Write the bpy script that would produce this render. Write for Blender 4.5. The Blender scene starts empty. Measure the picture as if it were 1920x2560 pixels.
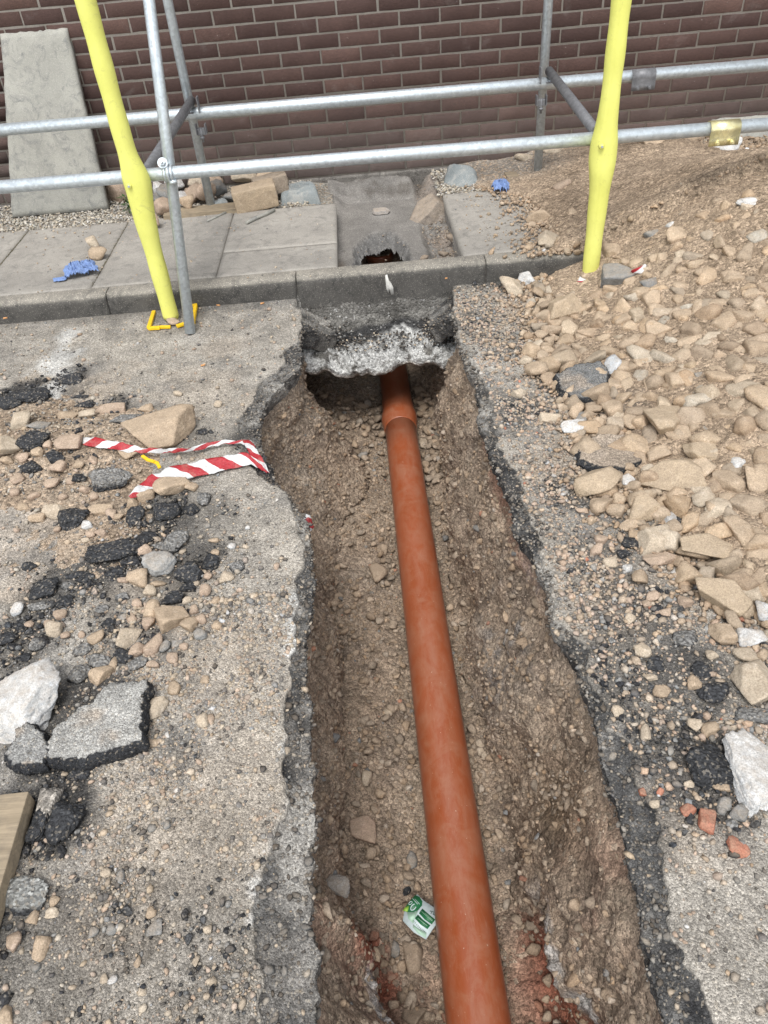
import bpy, math, random
import numpy as np
from mathutils import Vector, Matrix
rng = np.random.default_rng(7); random.seed(7)
SC = bpy.context.scene
COL = SC.collection
R = math.radians

# ------------------------------------------------------------------ camera, light, exposure
F_, PITCH, ROLL, YAW = 1889.4, .7093, -.0881, -.0043
CAM = np.array([.4876, -4.9024, 1.5553])
FWD = np.array([math.sin(YAW)*math.cos(PITCH), math.cos(YAW)*math.cos(PITCH), -math.sin(PITCH)])
RT = np.array([math.cos(YAW), -math.sin(YAW), 0.]); UP = np.cross(RT, FWD)
R2 = RT*math.cos(ROLL)+UP*math.sin(ROLL); U2 = -RT*math.sin(ROLL)+UP*math.cos(ROLL)
cd = bpy.data.cameras.new('camera'); cam = bpy.data.objects.new('camera', cd); COL.objects.link(cam)
cd.sensor_fit = 'VERTICAL'; cd.sensor_height = 36; cd.lens = F_/2560*36; cd.clip_end = 300; cd.clip_start = .02
cam.matrix_world = Matrix(((R2[0], U2[0], -FWD[0], CAM[0]), (R2[1], U2[1], -FWD[1], CAM[1]), (R2[2], U2[2], -FWD[2], CAM[2]), (0, 0, 0, 1)))
SC.camera = cam
W = bpy.data.worlds.new('World'); SC.world = W; W.use_nodes = True
wn = W.node_tree.nodes; wl = W.node_tree.links
SUN_EL, SUN_AZ = R(62), R(192)
sky = wn.new('ShaderNodeTexSky'); sky.sky_type = 'NISHITA'; sky.sun_disc = False
sky.sun_elevation = SUN_EL; sky.sun_rotation = SUN_AZ
hs = wn.new('ShaderNodeHueSaturation'); hs.inputs['Saturation'].default_value = .22
bg = wn['Background']; bg.inputs['Strength'].default_value = .145
wl.new(sky.outputs[0], hs.inputs['Color']); wl.new(hs.outputs[0], bg.inputs['Color'])
sd = bpy.data.lights.new('sun', 'SUN'); sd.energy = 1.4; sd.angle = R(24); sd.color = (1., .98, .95)
sun = bpy.data.objects.new('sun', sd); COL.objects.link(sun)
d_ = Vector((math.sin(SUN_AZ)*math.cos(SUN_EL), math.cos(SUN_AZ)*math.cos(SUN_EL), math.sin(SUN_EL)))
sun.rotation_euler = d_.to_track_quat('Z', 'Y').to_euler()
SC.view_settings.view_transform = 'Standard'; SC.view_settings.look = 'None'
SC.view_settings.gamma = 1; SC.view_settings.use_curve_mapping = False
SC.view_settings.exposure = 1.08

# ------------------------------------------------------------------ helpers
def ray(x, y): return FWD+R2*(x-960)/F_+U2*(1280-y)/F_
def atz(x, y, z=0.): d = ray(x, y); return CAM+d*(z-CAM[2])/d[2]
def aty(x, y, Y): d = ray(x, y); return CAM+d*(Y-CAM[1])/d[1]
def depth(p): return float((np.asarray(p)-CAM)@FWD)
def proj(P):
    q = np.asarray(P)-CAM; z = q@FWD
    return 960+F_*(q@R2)/z, 1280-F_*(q@U2)/z, z

def _h(ix, iy, iz, s):
    n = (ix*374761393+iy*668265263+iz*2147483647+s*1274126177) & 0xffffffff
    n = ((n ^ (n >> 13))*1274126177) & 0xffffffff
    n = ((n ^ (n >> 16))*2246822519) & 0xffffffff
    return ((n ^ (n >> 15)) & 0xffff)/32767.5-1.
def vnoise(P, s=0):
    P = np.asarray(P, float); i = np.floor(P).astype(np.int64); f = P-i; f = f*f*(3-2*f)
    x, y, z = i[..., 0], i[..., 1], i[..., 2]; u, v, w = f[..., 0], f[..., 1], f[..., 2]
    def L(a, b, t): return a+(b-a)*t
    return L(L(L(_h(x, y, z, s), _h(x+1, y, z, s), u), L(_h(x, y+1, z, s), _h(x+1, y+1, z, s), u), v),
             L(L(_h(x, y, z+1, s), _h(x+1, y, z+1, s), u), L(_h(x, y+1, z+1, s), _h(x+1, y+1, z+1, s), u), v), w)
def fbm(P, sc=1., o=4, s=0, g=.5):
    P = np.asarray(P, float)*sc; a = 1.; t = 0.; n = 0.
    for k in range(o):
        t = t+a*vnoise(P+k*17.3, s+k); n += a; a *= g; P = P*2.03
    return t/n
def f2(x, y, sc, o=4, s=0, g=.5):
    x = np.asarray(x, float); y = np.asarray(y, float); x, y = np.broadcast_arrays(x, y)
    return fbm(np.stack([x, y, np.zeros_like(x)], -1), sc, o, s, g)
def sm(a, b, x): t = np.clip((x-a)/(b-a), 0, 1); return t*t*(3-2*t)
def mixc(a, b, t): t = np.asarray(t)[..., None]; return np.asarray(a)*(1-t)+np.asarray(b)*t

def tag(o, label=None, cat=None, group=None, kind=None):
    if label: o['label'] = label
    if cat: o['category'] = cat
    if group: o['group'] = group
    if kind: o['kind'] = kind
    return o
def empty(name, loc=(0, 0, 0)):
    o = bpy.data.objects.new(name, None); o.location = loc; o.empty_display_size = .05; COL.objects.link(o); return o
def mk(name, V, Fc, mat, col=None, parent=None, smooth=False, origin=None, uv=None):
    """V (n,3), Fc (m,k) uniform polygons (or list of arrays of different k)."""
    V = np.asarray(V, np.float32)
    if origin is None and parent is None: origin = V.mean(0)
    if origin is None: origin = np.zeros(3)
    origin = np.asarray(origin, float)
    if not isinstance(Fc, list): Fc = [np.asarray(Fc)]
    me = bpy.data.meshes.new(name)
    me.vertices.add(len(V)); me.vertices.foreach_set('co', (V-origin).astype(np.float32).ravel())
    loops = np.concatenate([f.ravel() for f in Fc]).astype(np.int32)
    tot = np.concatenate([np.full(len(f), f.shape[1]) for f in Fc]).astype(np.int32)
    st = np.concatenate([[0], np.cumsum(tot)[:-1]]).astype(np.int32)
    me.loops.add(len(loops)); me.loops.foreach_set('vertex_index', loops)
    me.polygons.add(len(tot)); me.polygons.foreach_set('loop_start', st); me.polygons.foreach_set('loop_total', tot)
    if smooth: me.polygons.foreach_set('use_smooth', np.ones(len(tot), bool))
    me.update(calc_edges=True)
    if col is not None:
        c = np.ones((len(V), 4), np.float32); c[:, :3] = col
        a = me.color_attributes.new('Col', 'FLOAT_COLOR', 'POINT'); a.data.foreach_set('color', c.ravel())
    if uv is not None:
        ul = me.uv_layers.new(name='UVMap'); ul.data.foreach_set('uv', np.asarray(uv, np.float32)[loops].ravel())
    me.materials.append(mat)
    o = bpy.data.objects.new(name, me); COL.objects.link(o)
    if parent is not None: o.parent = parent
    o.location = origin
    if parent is not None: o.location = origin  # parent offsets handled by caller (parents sit at world origin offset)
    return o
def child(o, parent):
    """parent o keeping its world place"""
    o.parent = parent; o.location = o.location-parent.location; return o
def grid_faces(nr, nc):
    i = np.arange(nr-1)[:, None]*nc+np.arange(nc-1)[None, :]
    return np.stack([i, i+1, i+nc+1, i+nc], -1).reshape(-1, 4)
def box_vf(c, s, bev=0.):
    c = np.array(c, float); s = np.array(s, float)/2
    import bmesh
    bm = bmesh.new(); bmesh.ops.create_cube(bm, size=2)
    for v in bm.verts: v.co = Vector((v.co.x*s[0], v.co.y*s[1], v.co.z*s[2]))
    if bev: bmesh.ops.bevel(bm, geom=bm.edges[:], offset=bev, segments=2, affect='EDGES', profile=.6)
    return bm, c
def bm_obj(name, bm, mat, loc=(0, 0, 0), parent=None, smooth=False, col=None):
    me = bpy.data.meshes.new(name); bm.to_mesh(me); bm.free(); me.materials.append(mat)
    if smooth: me.polygons.foreach_set('use_smooth', np.ones(len(me.polygons), bool))
    if col is not None:
        a = me.color_attributes.new('Col', 'FLOAT_COLOR', 'POINT')
        c = np.ones((len(me.vertices), 4), np.float32); c[:, :3] = col; a.data.foreach_set('color', c.ravel())
    o = bpy.data.objects.new(name, me); COL.objects.link(o); o.location = Vector(loc)
    if parent is not None: child(o, parent)
    return o
def box(name, c, s, mat, parent=None, bev=.002, col=None):
    bm, c = box_vf(c, s, bev); return bm_obj(name, bm, mat, c, parent, col=col)
def tube(name, pts, rad, mat, parent=None, seg=32, cap=True, hollow=0, oval=None):
    """tube through pts with radius per point"""
    pts = np.array(pts, float); n = len(pts)
    rad = np.full(n, rad) if np.isscalar(rad) else np.array(rad, float)
    V = []; prev = None
    for i in range(n):
        t = pts[min(i+1, n-1)]-pts[max(i-1, 0)]; t /= np.linalg.norm(t)
        if prev is None:
            a = np.array([0, 0, 1.]) if abs(t[2]) < .9 else np.array([1., 0, 0]); u = np.cross(t, a)
        else: u = prev-t*(prev@t)
        u /= np.linalg.norm(u); prev = u; w = np.cross(t, u)
        an = np.linspace(0, 2*np.pi, seg, endpoint=False)
        V.append(pts[i]+rad[i]*(np.cos(an)[:, None]*u+np.sin(an)[:, None]*w))
    if hollow:
        V2 = [v+(pts[i]-v)*hollow/rad[i] for i, v in enumerate(V)]
        V = [V2[0]]+V+[V2[-1]]+V2[::-1]
    m = len(V); V = np.concatenate(V)
    i = np.arange(m-1)[:, None]*seg+np.arange(seg)[None, :]; j = np.arange(m-1)[:, None]*seg+(np.arange(seg)[None, :]+1) % seg
    Fq = np.stack([i, j, j+seg, i+seg], -1).reshape(-1, 4)
    fs = [Fq]
    if cap and not hollow: fs += [np.arange(seg)[::-1][None, :], (np.arange(seg)+(m-1)*seg)[None, :]]
    o = mk(name, V, fs, mat, origin=V.mean(0), smooth=True)
    o.data.polygons.foreach_set('use_smooth', np.array([len(p.vertices) == 4 for p in o.data.polygons], bool))
    if parent is not None: child(o, parent)
    return o

# ------------------------------------------------------------------ materials
def new_mat(name, rough=.9, spec=.3, metal=0.):
    m = bpy.data.materials.new(name); m.use_nodes = True
    b = m.node_tree.nodes['Principled BSDF']; b.inputs['Roughness'].default_value = rough
    b.inputs['Metallic'].default_value = metal; b.inputs['Specular IOR Level'].default_value = spec
    return m, m.node_tree.nodes, m.node_tree.links, b
class N:
    def __init__(s, nt): s.n = nt.nodes; s.l = nt.links
    def tex(s): return s.n.new('ShaderNodeTexCoord').outputs['Object']
    def geo(s): return s.n.new('ShaderNodeNewGeometry').outputs['Position']
    def noise(s, co, sc, det=4, rough=.6, dist=0):
        t = s.n.new('ShaderNodeTexNoise'); t.inputs['Scale'].default_value = sc; t.inputs['Detail'].default_value = det
        t.inputs['Roughness'].default_value = rough; t.inputs['Distortion'].default_value = dist
        s.l.new(co, t.inputs['Vector']); return t.outputs['Fac']
    def vor(s, co, sc, feat='F1', out='Color', rnd=1.):
        t = s.n.new('ShaderNodeTexVoronoi'); t.inputs['Scale'].default_value = sc; t.feature = feat
        t.inputs['Randomness'].default_value = rnd
        s.l.new(co, t.inputs['Vector']); return t.outputs[out]
    def ramp(s, f, stops, interp='LINEAR'):
        r = s.n.new('ShaderNodeValToRGB'); r.color_ramp.interpolation = interp
        e = r.color_ramp.elements
        while len(e) < len(stops): e.new(.5)
        for k, (p, c) in enumerate(stops):
            e[k].position = p; e[k].color = (c, c, c, 1) if np.isscalar(c) else (*c, 1)
        s.l.new(f, r.inputs[0]); return r.outputs[0]
    def mix(s, f, a, b, mode='MIX'):
        m = s.n.new('ShaderNodeMix'); m.data_type = 'RGBA'; m.blend_type = mode
        for k, v in ((0, f), (6, a), (7, b)):
            sock = m.inputs[k]
            if isinstance(v, (int, float)): sock.default_value = v if k == 0 else (v, v, v, 1)
            elif isinstance(v, tuple): sock.default_value = (*v, 1)
            else: s.l.new(v, sock)
        return m.outputs[2]
    def math(s, op, a, b=0.):
        m = s.n.new('ShaderNodeMath'); m.operation = op
        for k, v in enumerate((a, b)):
            if isinstance(v, (int, float)): m.inputs[k].default_value = v
            else: s.l.new(v, m.inputs[k])
        return m.outputs[0]
    def bump(s, h, dist, st=1., prev=None):
        b = s.n.new('ShaderNodeBump'); b.inputs['Distance'].default_value = dist; b.inputs['Strength'].default_value = st
        s.l.new(h, b.inputs['Height'])
        if prev is not None: s.l.new(prev, b.inputs['Normal'])
        return b.outputs[0]
    def attr(s, name='Col'):
        a = s.n.new('ShaderNodeAttribute'); a.attribute_name = name; return a.outputs['Color']
    def scale(s, co, v):
        m = s.n.new('ShaderNodeVectorMath'); m.operation = 'MULTIPLY'; m.inputs[1].default_value = v
        s.l.new(co, m.inputs[0]); return m.outputs[0]

def mat_ground(name, vs=150., lo=.45, hi=1.9, fine=500., bd=.004, rough=.95, blot=.35, grit=(.55, .46, .34), gf=.25, rel=False):
    """base colour from the mesh, broken up by aggregate grains of their own tone"""
    m, n, l, b = new_mat(name, rough, .15); q = N(m.node_tree); co = q.geo()
    base = q.attr()
    vc = q.vor(co, vs); sep = n.new('ShaderNodeSeparateColor'); l.new(vc, sep.inputs[0])
    g = q.ramp(sep.outputs[0], [(0, lo), (.35, .85), (.7, 1.05), (1, hi)])
    c = q.mix(1., base, g, 'MULTIPLY')
    gsel = q.ramp(sep.outputs[1], [(0, 0.), (1-gf, 0.), (1-gf+.02, .75), (1, .75)])
    gc = q.mix(1., grit, g, 'MULTIPLY')
    if rel: gc = q.mix(.55, gc, c)
    c = q.mix(gsel, c, gc)
    vc2 = q.vor(co, fine); sep2 = n.new('ShaderNodeSeparateColor'); l.new(vc2, sep2.inputs[0])
    c = q.mix(1., c, q.ramp(sep2.outputs[0], [(0, .6), (.5, .95), (1, 1.35)]), 'MULTIPLY')
    bl = q.noise(co, 9, 5, .65); c = q.mix(1., c, q.ramp(bl, [(.3, 1-blot), (.7, 1+blot)]), 'MULTIPLY')
    l.new(c, b.inputs['Base Color'])
    d1 = q.vor(co, vs, out='Distance'); d2 = q.vor(co, fine, out='Distance'); nz = q.noise(co, 60, 6, .7)
    nb = q.bump(d1, bd*1.2, -0.7 if False else .7); 
    inv = q.math('SUBTRACT', 1., d1); nb = q.bump(inv, bd, .8)
    inv2 = q.math('SUBTRACT', 1., d2); nb = q.bump(inv2, bd*.35, .7, nb); nb = q.bump(nz, bd*1.5, .6, nb)
    l.new(nb, b.inputs['Normal']); return m
M = {}
M['asphalt'] = mat_ground('worn_asphalt', 230, .62, 1.42, 650, .0035, gf=.09, grit=(.36, .31, .24), rel=True)
M['plate'] = mat_ground('pit_plate', 240, .85, 1.12, 500, .0012, gf=.03, blot=.15, grit=(.3, .28, .25))
M['earth'] = mat_ground('crumbly_earth', 70, .72, 1.3, 260, .011, gf=.10, blot=.3, grit=(.34, .27, .20))
M['dirt'] = mat_ground('heap_dirt', 90, .65, 1.35, 300, .009, gf=.25, blot=.2, grit=(.46, .35, .25))
M['rough_concrete'] = mat_ground('rough_concrete', 120, .55, 1.3, 420, .006, gf=.05, blot=.3, grit=(.42, .41, .39))
def mat_stone(name, bd=.003, vcol=True, dust=.35, sc=1., topd=.55):
    m, n, l, b = new_mat(name, .92, .15); q = N(m.node_tree); co = q.geo()
    base = q.attr()
    a = q.noise(co, 30*sc, 6, .7); c = q.mix(1., base, q.ramp(a, [(.25, .68), (.5, 1.), (.75, 1.28)]), 'MULTIPLY')
    f = q.noise(co, 260*sc, 3, .7); c = q.mix(1., c, q.ramp(f, [(.3, .62), (.5, 1.), (.7, 1.3)]), 'MULTIPLY')
    p = q.noise(co, 55*sc, 4, .6, .6); c = q.mix(q.math('MULTIPLY', q.ramp(p, [(.56, 0.), (.66, 1.)]), dust), c, q.mix(1., c, (1.5, 1.6, 1.75), 'MULTIPLY'))
    gn = n.new('ShaderNodeNewGeometry'); sx = n.new('ShaderNodeSeparateXYZ'); l.new(gn.outputs['Normal'], sx.inputs[0])
    du = q.math('MULTIPLY', q.ramp(sx.outputs[2], [(.15, 0.), (.8, 1.)]), q.ramp(q.noise(co, 40*sc, 5, .7), [(.35, .1), (.65, topd)]))
    dc = q.mix(1., (.40, .315, .228), q.ramp(f, [(.3, .8), (.7, 1.15)]), 'MULTIPLY'); c = q.mix(du, c, dc)
    l.new(c, b.inputs['Base Color'])
    nb = q.bump(a, bd*2.2, .8); nb = q.bump(q.noise(co, 150*sc, 6, .8), bd*1.3, 1., nb); l.new(nb, b.inputs['Normal']); return m
M['stone'] = mat_stone('rubble_stone')
M['clod'] = mat_stone('earth_clod', .002, dust=.0, topd=.0)
M['pebble'] = mat_stone('loose_pebble', .0015, dust=.15, topd=.3)
def mat_bitumen():
    m, n, l, b = new_mat('black_asphalt_crumb', .72, .35); q = N(m.node_tree); co = q.geo(); base = q.attr()
    vc = q.vor(co, 190); s = n.new('ShaderNodeSeparateColor'); l.new(vc, s.inputs[0])
    c = q.mix(1., base, q.ramp(s.outputs[0], [(0, .5), (.8, 1.3), (1, 2.)]), 'MULTIPLY')
    c = q.mix(q.ramp(s.outputs[1], [(0, 0.), (.86, 0.), (.88, .55), (1, .55)]), c, (.25, .22, .18))
    l.new(c, b.inputs['Base Color'])
    nb = q.bump(q.math('SUBTRACT', 1., q.vor(co, 120, out='Distance')), .007, .9); nb = q.bump(q.noise(co, 300, 4, .7), .003, .7, nb)
    l.new(nb, b.inputs['Normal']); return m
M['bitumen'] = mat_bitumen()
def mat_conc(name, c1, c2, bd=.002, st=(.12, .11, .1), stain=.5, at=False):
    m, n, l, b = new_mat(name, .9, .2); q = N(m.node_tree); co = q.geo()
    a = q.noise(co, 5, 7, .65, .3); c = q.mix(q.ramp(a, [(.3, 0.), (.7, 1.)]), c1, c2)
    s = q.noise(co, 14, 5, .7, 1.2); c = q.mix(q.math('MULTIPLY', q.ramp(s, [(.5, 0.), (.68, 1.)]), stain), c, st)
    f = q.noise(co, 320, 3, .8); c = q.mix(1., c, q.ramp(f, [(.3, .78), (.7, 1.2)]), 'MULTIPLY')
    v = q.vor(co, 420); ss = n.new('ShaderNodeSeparateColor'); l.new(v, ss.inputs[0])
    c = q.mix(q.ramp(ss.outputs[0], [(0, 0.), (.93, 0.), (.94, .5), (1, .5)]), c, (.5, .47, .42))
    if at: c = q.mix(1., c, q.attr(), 'MULTIPLY')
    l.new(c, b.inputs['Base Color']); nb = q.bump(f, bd, .6); nb = q.bump(s, bd*2, .5, nb); l.new(nb, b.inputs['Normal']); return m
M['slab'] = mat_conc('paving_concrete', (.25, .232, .205), (.36, .335, .295), .0015, (.15, .142, .13), .6)
M['kerb'] = mat_conc('kerb_concrete', (.11, .106, .098), (.17, .163, .15), .003, (.055, .055, .054), .7, True)
M['flag'] = mat_conc('old_flag_concrete', (.27, .265, .235), (.38, .37, .325), .003, (.19, .19, .18), .9)
M['footing'] = mat_conc('footing_concrete', (.11, .10, .09), (.2, .185, .165), .006, (.06, .055, .05), .8)
def mat_brick():
    m, n, l, b = new_mat('dark_brown_brick', .8, .25); q = N(m.node_tree); co = q.geo()
    oi = n.new('ShaderNodeObjectInfo'); at = q.attr()
    rnd = q.ramp(oi.outputs['Random'], [(0, (.058, .034, .029)), (.35, (.068, .040, .034)), (.7, (.078, .046, .038)), (.92, (.086, .050, .042)), (1, (.105, .062, .05))])
    rnd = q.mix(1., rnd, at, 'MULTIPLY')
    st = q.scale(co, (26, 26, 110)); a = q.noise(st, 2.2, 5, .75); c = q.mix(1., rnd, q.ramp(a, [(.25, .55), (.5, 1.), (.8, 1.45)]), 'MULTIPLY')
    f = q.noise(co, 420, 2, .8); c = q.mix(1., c, q.ramp(f, [(.33, .6), (.5, 1.), (.7, 1.25)]), 'MULTIPLY')
    sp = q.noise(co, 95, 3, .5); c = q.mix(q.ramp(sp, [(.735, 0.), (.76, .6)]), c, (.5, .46, .42))
    sx = n.new('ShaderNodeSeparateXYZ'); l.new(co, sx.inputs[0])
    low = q.math('ADD', q.math('MULTIPLY', sx.outputs[2], -2.2), q.math('ADD', .95, q.math('MULTIPLY', q.noise(co, 3.5, 5, .6), .55)))
    cl = n.new('ShaderNodeClamp'); l.new(low, cl.inputs[0])
    c = q.mix(1., c, q.ramp(q.noise(co, 1.3, 6, .65), [(.3, .78), (.7, 1.25)]), 'MULTIPLY')
    c = q.mix(q.math('MULTIPLY', q.ramp(q.noise(co, 5, 6, .75, .6), [(.58, 0.), (.75, 1.)]), .22), c, (.30, .27, .25))
    c = q.mix(q.math('MULTIPLY', cl.outputs[0], .42), c, (.185, .16, .145))
    l.new(c, b.inputs['Base Color']); nb = q.bump(a, .004, .7); nb = q.bump(f, .0015, .7, nb); l.new(nb, b.inputs['Normal']); return m
M['brick'] = mat_brick()
M['mortar'] = mat_conc('grey_mortar', (.35, .32, .28), (.43, .395, .35), .003, (.26, .235, .20), .45)
def mat_galv(name, c1=(.50, .55, .575), c2=(.62, .67, .695), metal=.6, rough=.36):
    m, n, l, b = new_mat(name, rough, .5, metal); q = N(m.node_tree); co = q.geo()
    a = q.noise(q.scale(co, (1, 1, 1)), 28, 6, .7, .5); c = q.mix(q.ramp(a, [(.3, 0.), (.7, 1.)]), c1, c2)
    v = q.vor(co, 90); s = n.new('ShaderNodeSeparateColor'); l.new(v, s.inputs[0])
    c = q.mix(1., c, q.ramp(s.outputs[0], [(0, .85), (1, 1.1)]), 'MULTIPLY')
    d = q.noise(co, 130, 4, .8, 1.); c = q.mix(q.ramp(d, [(.66, 0.), (.74, .7)]), c, (.13, .13, .125))
    l.new(c, b.inputs['Base Color']); l.new(q.ramp(a, [(.3, rough+.14), (.7, rough-.06)]), b.inputs['Roughness'])
    l.new(q.bump(d, .0008, .5), b.inputs['Normal']); return m
M['galv'] = mat_galv('galvanised_tube')
M['grey_steel'] = mat_galv('grey_painted_steel', (.13, .13, .135), (.22, .22, .225), .3, .55)
M['gold'] = mat_galv('yellow_passivated_steel', (.70, .62, .30), (.85, .80, .52), .8, .28)
def mat_foam():
    m, n, l, b = new_mat('yellow_foam', .7, .25); q = N(m.node_tree); co = q.geo()
    a = q.noise(co, 6, 5, .7); c = q.mix(q.ramp(a, [(.3, 0.), (.7, 1.)]), (.64, .64, .15), (.71, .71, .19))
    d = q.noise(co, 22, 6, .75, 1.5); c = q.mix(q.ramp(d, [(.57, 0.), (.74, .6)]), c, (.36, .34, .12))
    f = q.noise(co, 900, 2, .6); c = q.mix(1., c, q.ramp(f, [(.3, .93), (.7, 1.05)]), 'MULTIPLY')
    l.new(c, b.inputs['Base Color']); nb = q.bump(f, .0006, .5); nb = q.bump(d, .003, .4, nb); l.new(nb, b.inputs['Normal']); return m
M['foam'] = mat_foam()
def mat_pipe():
    m, n, l, b = new_mat('orange_brown_pvc', .33, .5); q = N(m.node_tree); co = q.geo()
    a = q.noise(q.scale(co, (7, 1.6, 7)), 2.2, 5, .65, .6); c = q.mix(q.ramp(a, [(.35, 0.), (.65, 1.)]), (.265, .062, .019), (.30, .080, .032))
    s = q.noise(q.scale(co, (60, 7, 60)), 2., 4, .8, 1.2); c = q.mix(q.ramp(s, [(.6, 0.), (.72, .35)]), c, (.45, .25, .17))
    d = q.noise(co, 12, 6, .75, 1.); c = q.mix(q.math('MULTIPLY', q.ramp(d, [(.45, 0.), (.75, 1.)]), .35), c, (.36, .22, .14))
    v = q.noise(co, 150, 2, .5); c = q.mix(q.ramp(v, [(.74, 0.), (.76, .8)]), c, (.55, .42, .32))
    gn = n.new('ShaderNodeNewGeometry'); sx = n.new('ShaderNodeSeparateXYZ'); l.new(gn.outputs['Normal'], sx.inputs[0])
    tp_ = q.math('MULTIPLY', q.ramp(sx.outputs[2], [(.55, 0.), (.95, 1.)]), q.ramp(q.noise(q.scale(co, (9, 2.5, 9)), 3., 6, .75, .8), [(.42, .0), (.68, .24)])); c = q.mix(tp_, c, (.40, .26, .19))
    sc2 = q.noise(q.scale(co, (150, 4, 150)), 1.5, 3, .6, 2.5); c = q.mix(q.ramp(sc2, [(.70, 0.), (.74, .4)]), c, (.5, .33, .25))
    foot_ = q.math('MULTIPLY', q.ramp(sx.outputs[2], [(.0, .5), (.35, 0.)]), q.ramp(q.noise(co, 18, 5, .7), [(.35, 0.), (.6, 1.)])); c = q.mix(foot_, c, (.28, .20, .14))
    l.new(c, b.inputs['Base Color']); l.new(q.ramp(d, [(.35, .30), (.7, .46)]), b.inputs['Roughness'])
    l.new(q.bump(s, .0006, .3), b.inputs['Normal']); return m
M['pipe'] = mat_pipe()
def mat_simple(name, c, rough=.6, bd=.001, sc=60, var=.2, metal=0.):
    m, n, l, b = new_mat(name, rough, .3, metal); q = N(m.node_tree); co = q.geo()
    a = q.noise(co, sc, 5, .7); cc = q.mix(1., c, q.ramp(a, [(.25, 1-var), (.75, 1+var)]), 'MULTIPLY')
    l.new(cc, b.inputs['Base Color']); l.new(q.bump(a, bd, .6), b.inputs['Normal']); return m
M['yellow_plastic'] = mat_simple('yellow_plastic', (.75, .47, .02), .5)
M['blue_paper'] = mat_simple('blue_paper', (.20, .29, .52), .9, .002, 200)
M['membrane'] = mat_conc('dusty_grey_sheet', (.16, .185, .19), (.30, .32, .315), .004, (.42, .40, .36), .6)
M['leaf'] = mat_simple('weed_leaf', (.045, .10, .025), .6)
M['white_plastic'] = mat_simple('white_plastic', (.72, .72, .70), .4)
M['wire'] = mat_simple('dull_wire', (.25, .22, .17), .6)
M['butt_paper'] = mat_simple('cigarette_filter', (.55, .28, .12), .8)
M['white_mark'] = mat_simple('white_splash', (.55, .54, .50), .9)
def mat_wood():
    m, n, l, b = new_mat('weathered_timber', .85, .2); q = N(m.node_tree); co = q.geo()
    g = q.noise(q.scale(co, (3, 45, 45)), 1.6, 5, .7, .8); c = q.mix(q.ramp(g, [(.3, 0.), (.7, 1.)]), (.20, .16, .11), (.36, .29, .20))
    d = q.noise(co, 20, 6, .7); c = q.mix(q.math('MULTIPLY', q.ramp(d, [(.45, 0.), (.7, 1.)]), .5), c, (.13, .11, .09))
    l.new(c, b.inputs['Base Color']); l.new(q.bump(g, .002, .6), b.inputs['Normal']); return m
M['wood'] = mat_wood()
def mat_tape():
    m, n, l, b = new_mat('red_white_tape', .35, .4); q = N(m.node_tree)
    uvn = n.new('ShaderNodeUVMap'); sx = n.new('ShaderNodeSeparateXYZ'); l.new(uvn.outputs[0], sx.inputs[0])
    t = q.math('ADD', q.math('MULTIPLY', sx.outputs[0], 1.), q.math('MULTIPLY', sx.outputs[1], .55))
    fr = q.math('FRACT', t); st = q.math('GREATER_THAN', fr, .5)
    g = q.noise(q.geo(), 90, 4, .7)
    c = q.mix(st, (.60, .60, .59), (.36, .02, .028)); c = q.mix(1., c, q.ramp(g, [(.3, .72), (.65, 1.05)]), 'MULTIPLY'); c = q.mix(q.ramp(q.noise(q.geo(), 25, 5, .7), [(.5, 0.), (.75, .35)]), c, (.40, .32, .24))
    l.new(c, b.inputs['Base Color']); l.new(q.bump(g, .004, 1.), b.inputs['Normal']); return m
M['tape'] = mat_tape()

TAN = (.43, .33, .232); PALE = (.50, .42, .32); PINK = (.43, .325, .245); GREY = (.24, .24, .23); BLK = (.030, .031, .033)
WHT = (.60, .60, .585); RED = (.42, .17, .11); EARTH = (.305, .232, .17); ROADC = (.325, .298, .258); DUST = (.40, .32, .24)

# ------------------------------------------------------------------ outlines of the dig (road plane z = 0)
def curve(px, z=0.):
    w = np.array([atz(x, y, z)[:2] for x, y in px]); w = w[np.argsort(w[:, 1])]; return w[:, 1], w[:, 0]
L_px = [(745, 905), (700, 950), (655, 1000), (640, 1050), (655, 1110), (680, 1190), (735, 1250), (765, 1300), (780, 1400), (772, 1500), (762, 1600), (764, 1700), (768, 1787), (770, 1878), (777, 1922), (786, 1991), (790, 2061), (773, 2116), (775, 2299), (792, 2372), (788, 2464), (797, 2560)]
T_px = [(738, 747), (734, 765), (774, 787), (763, 838), (705, 881), (707, 914), (651, 961), (628, 1000), (590, 1050), (600, 1090), (610, 1150), (660, 1200), (712, 1240), (742, 1300), (757, 1400), (740, 1480), (732, 1560), (735, 1640), (722, 1700), (713, 1805), (719, 1878), (713, 1933), (724, 2006), (688, 2080), (662, 2153), (642, 2209), (625, 2279), (631, 2383), (654, 2430), (650, 2560)]
R_px = [(1168, 910), (1193, 939), (1200, 982), (1197, 1033), (1232, 1133), (1275, 1231), (1290, 1307), (1330, 1359), (1365, 1446), (1388, 1550), (1440, 1633), (1481, 1760), (1510, 1859), (1533, 1940), (1556, 2021), (1576, 2113), (1602, 2267), (1625, 2371), (1660, 2475), (1675, 2557)]
TR_px = [(1146, 758), (1128, 802), (1139, 845), (1180, 880), (1215, 930), (1250, 1000), (1284, 1120), (1300, 1180), (1330, 1255), (1365, 1350), (1400, 1440), (1430, 1540), (1480, 1640), (1525, 1750), (1560, 1860), (1600, 1960), (1640, 2060), (1666, 2111), (1678, 2244), (1701, 2354), (1770, 2470), (1816, 2557)]
cL, cT, cR, cTR = curve(L_px), curve(T_px), curve(R_px), curve(TR_px)
def jag(y, s, a=.011):
    y = np.asarray(y, float)
    return a*f2(y, y*0+s, 14, 3, s)*1.4+a*.8*f2(y, y*0+s, 55, 3, s+9)
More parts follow.
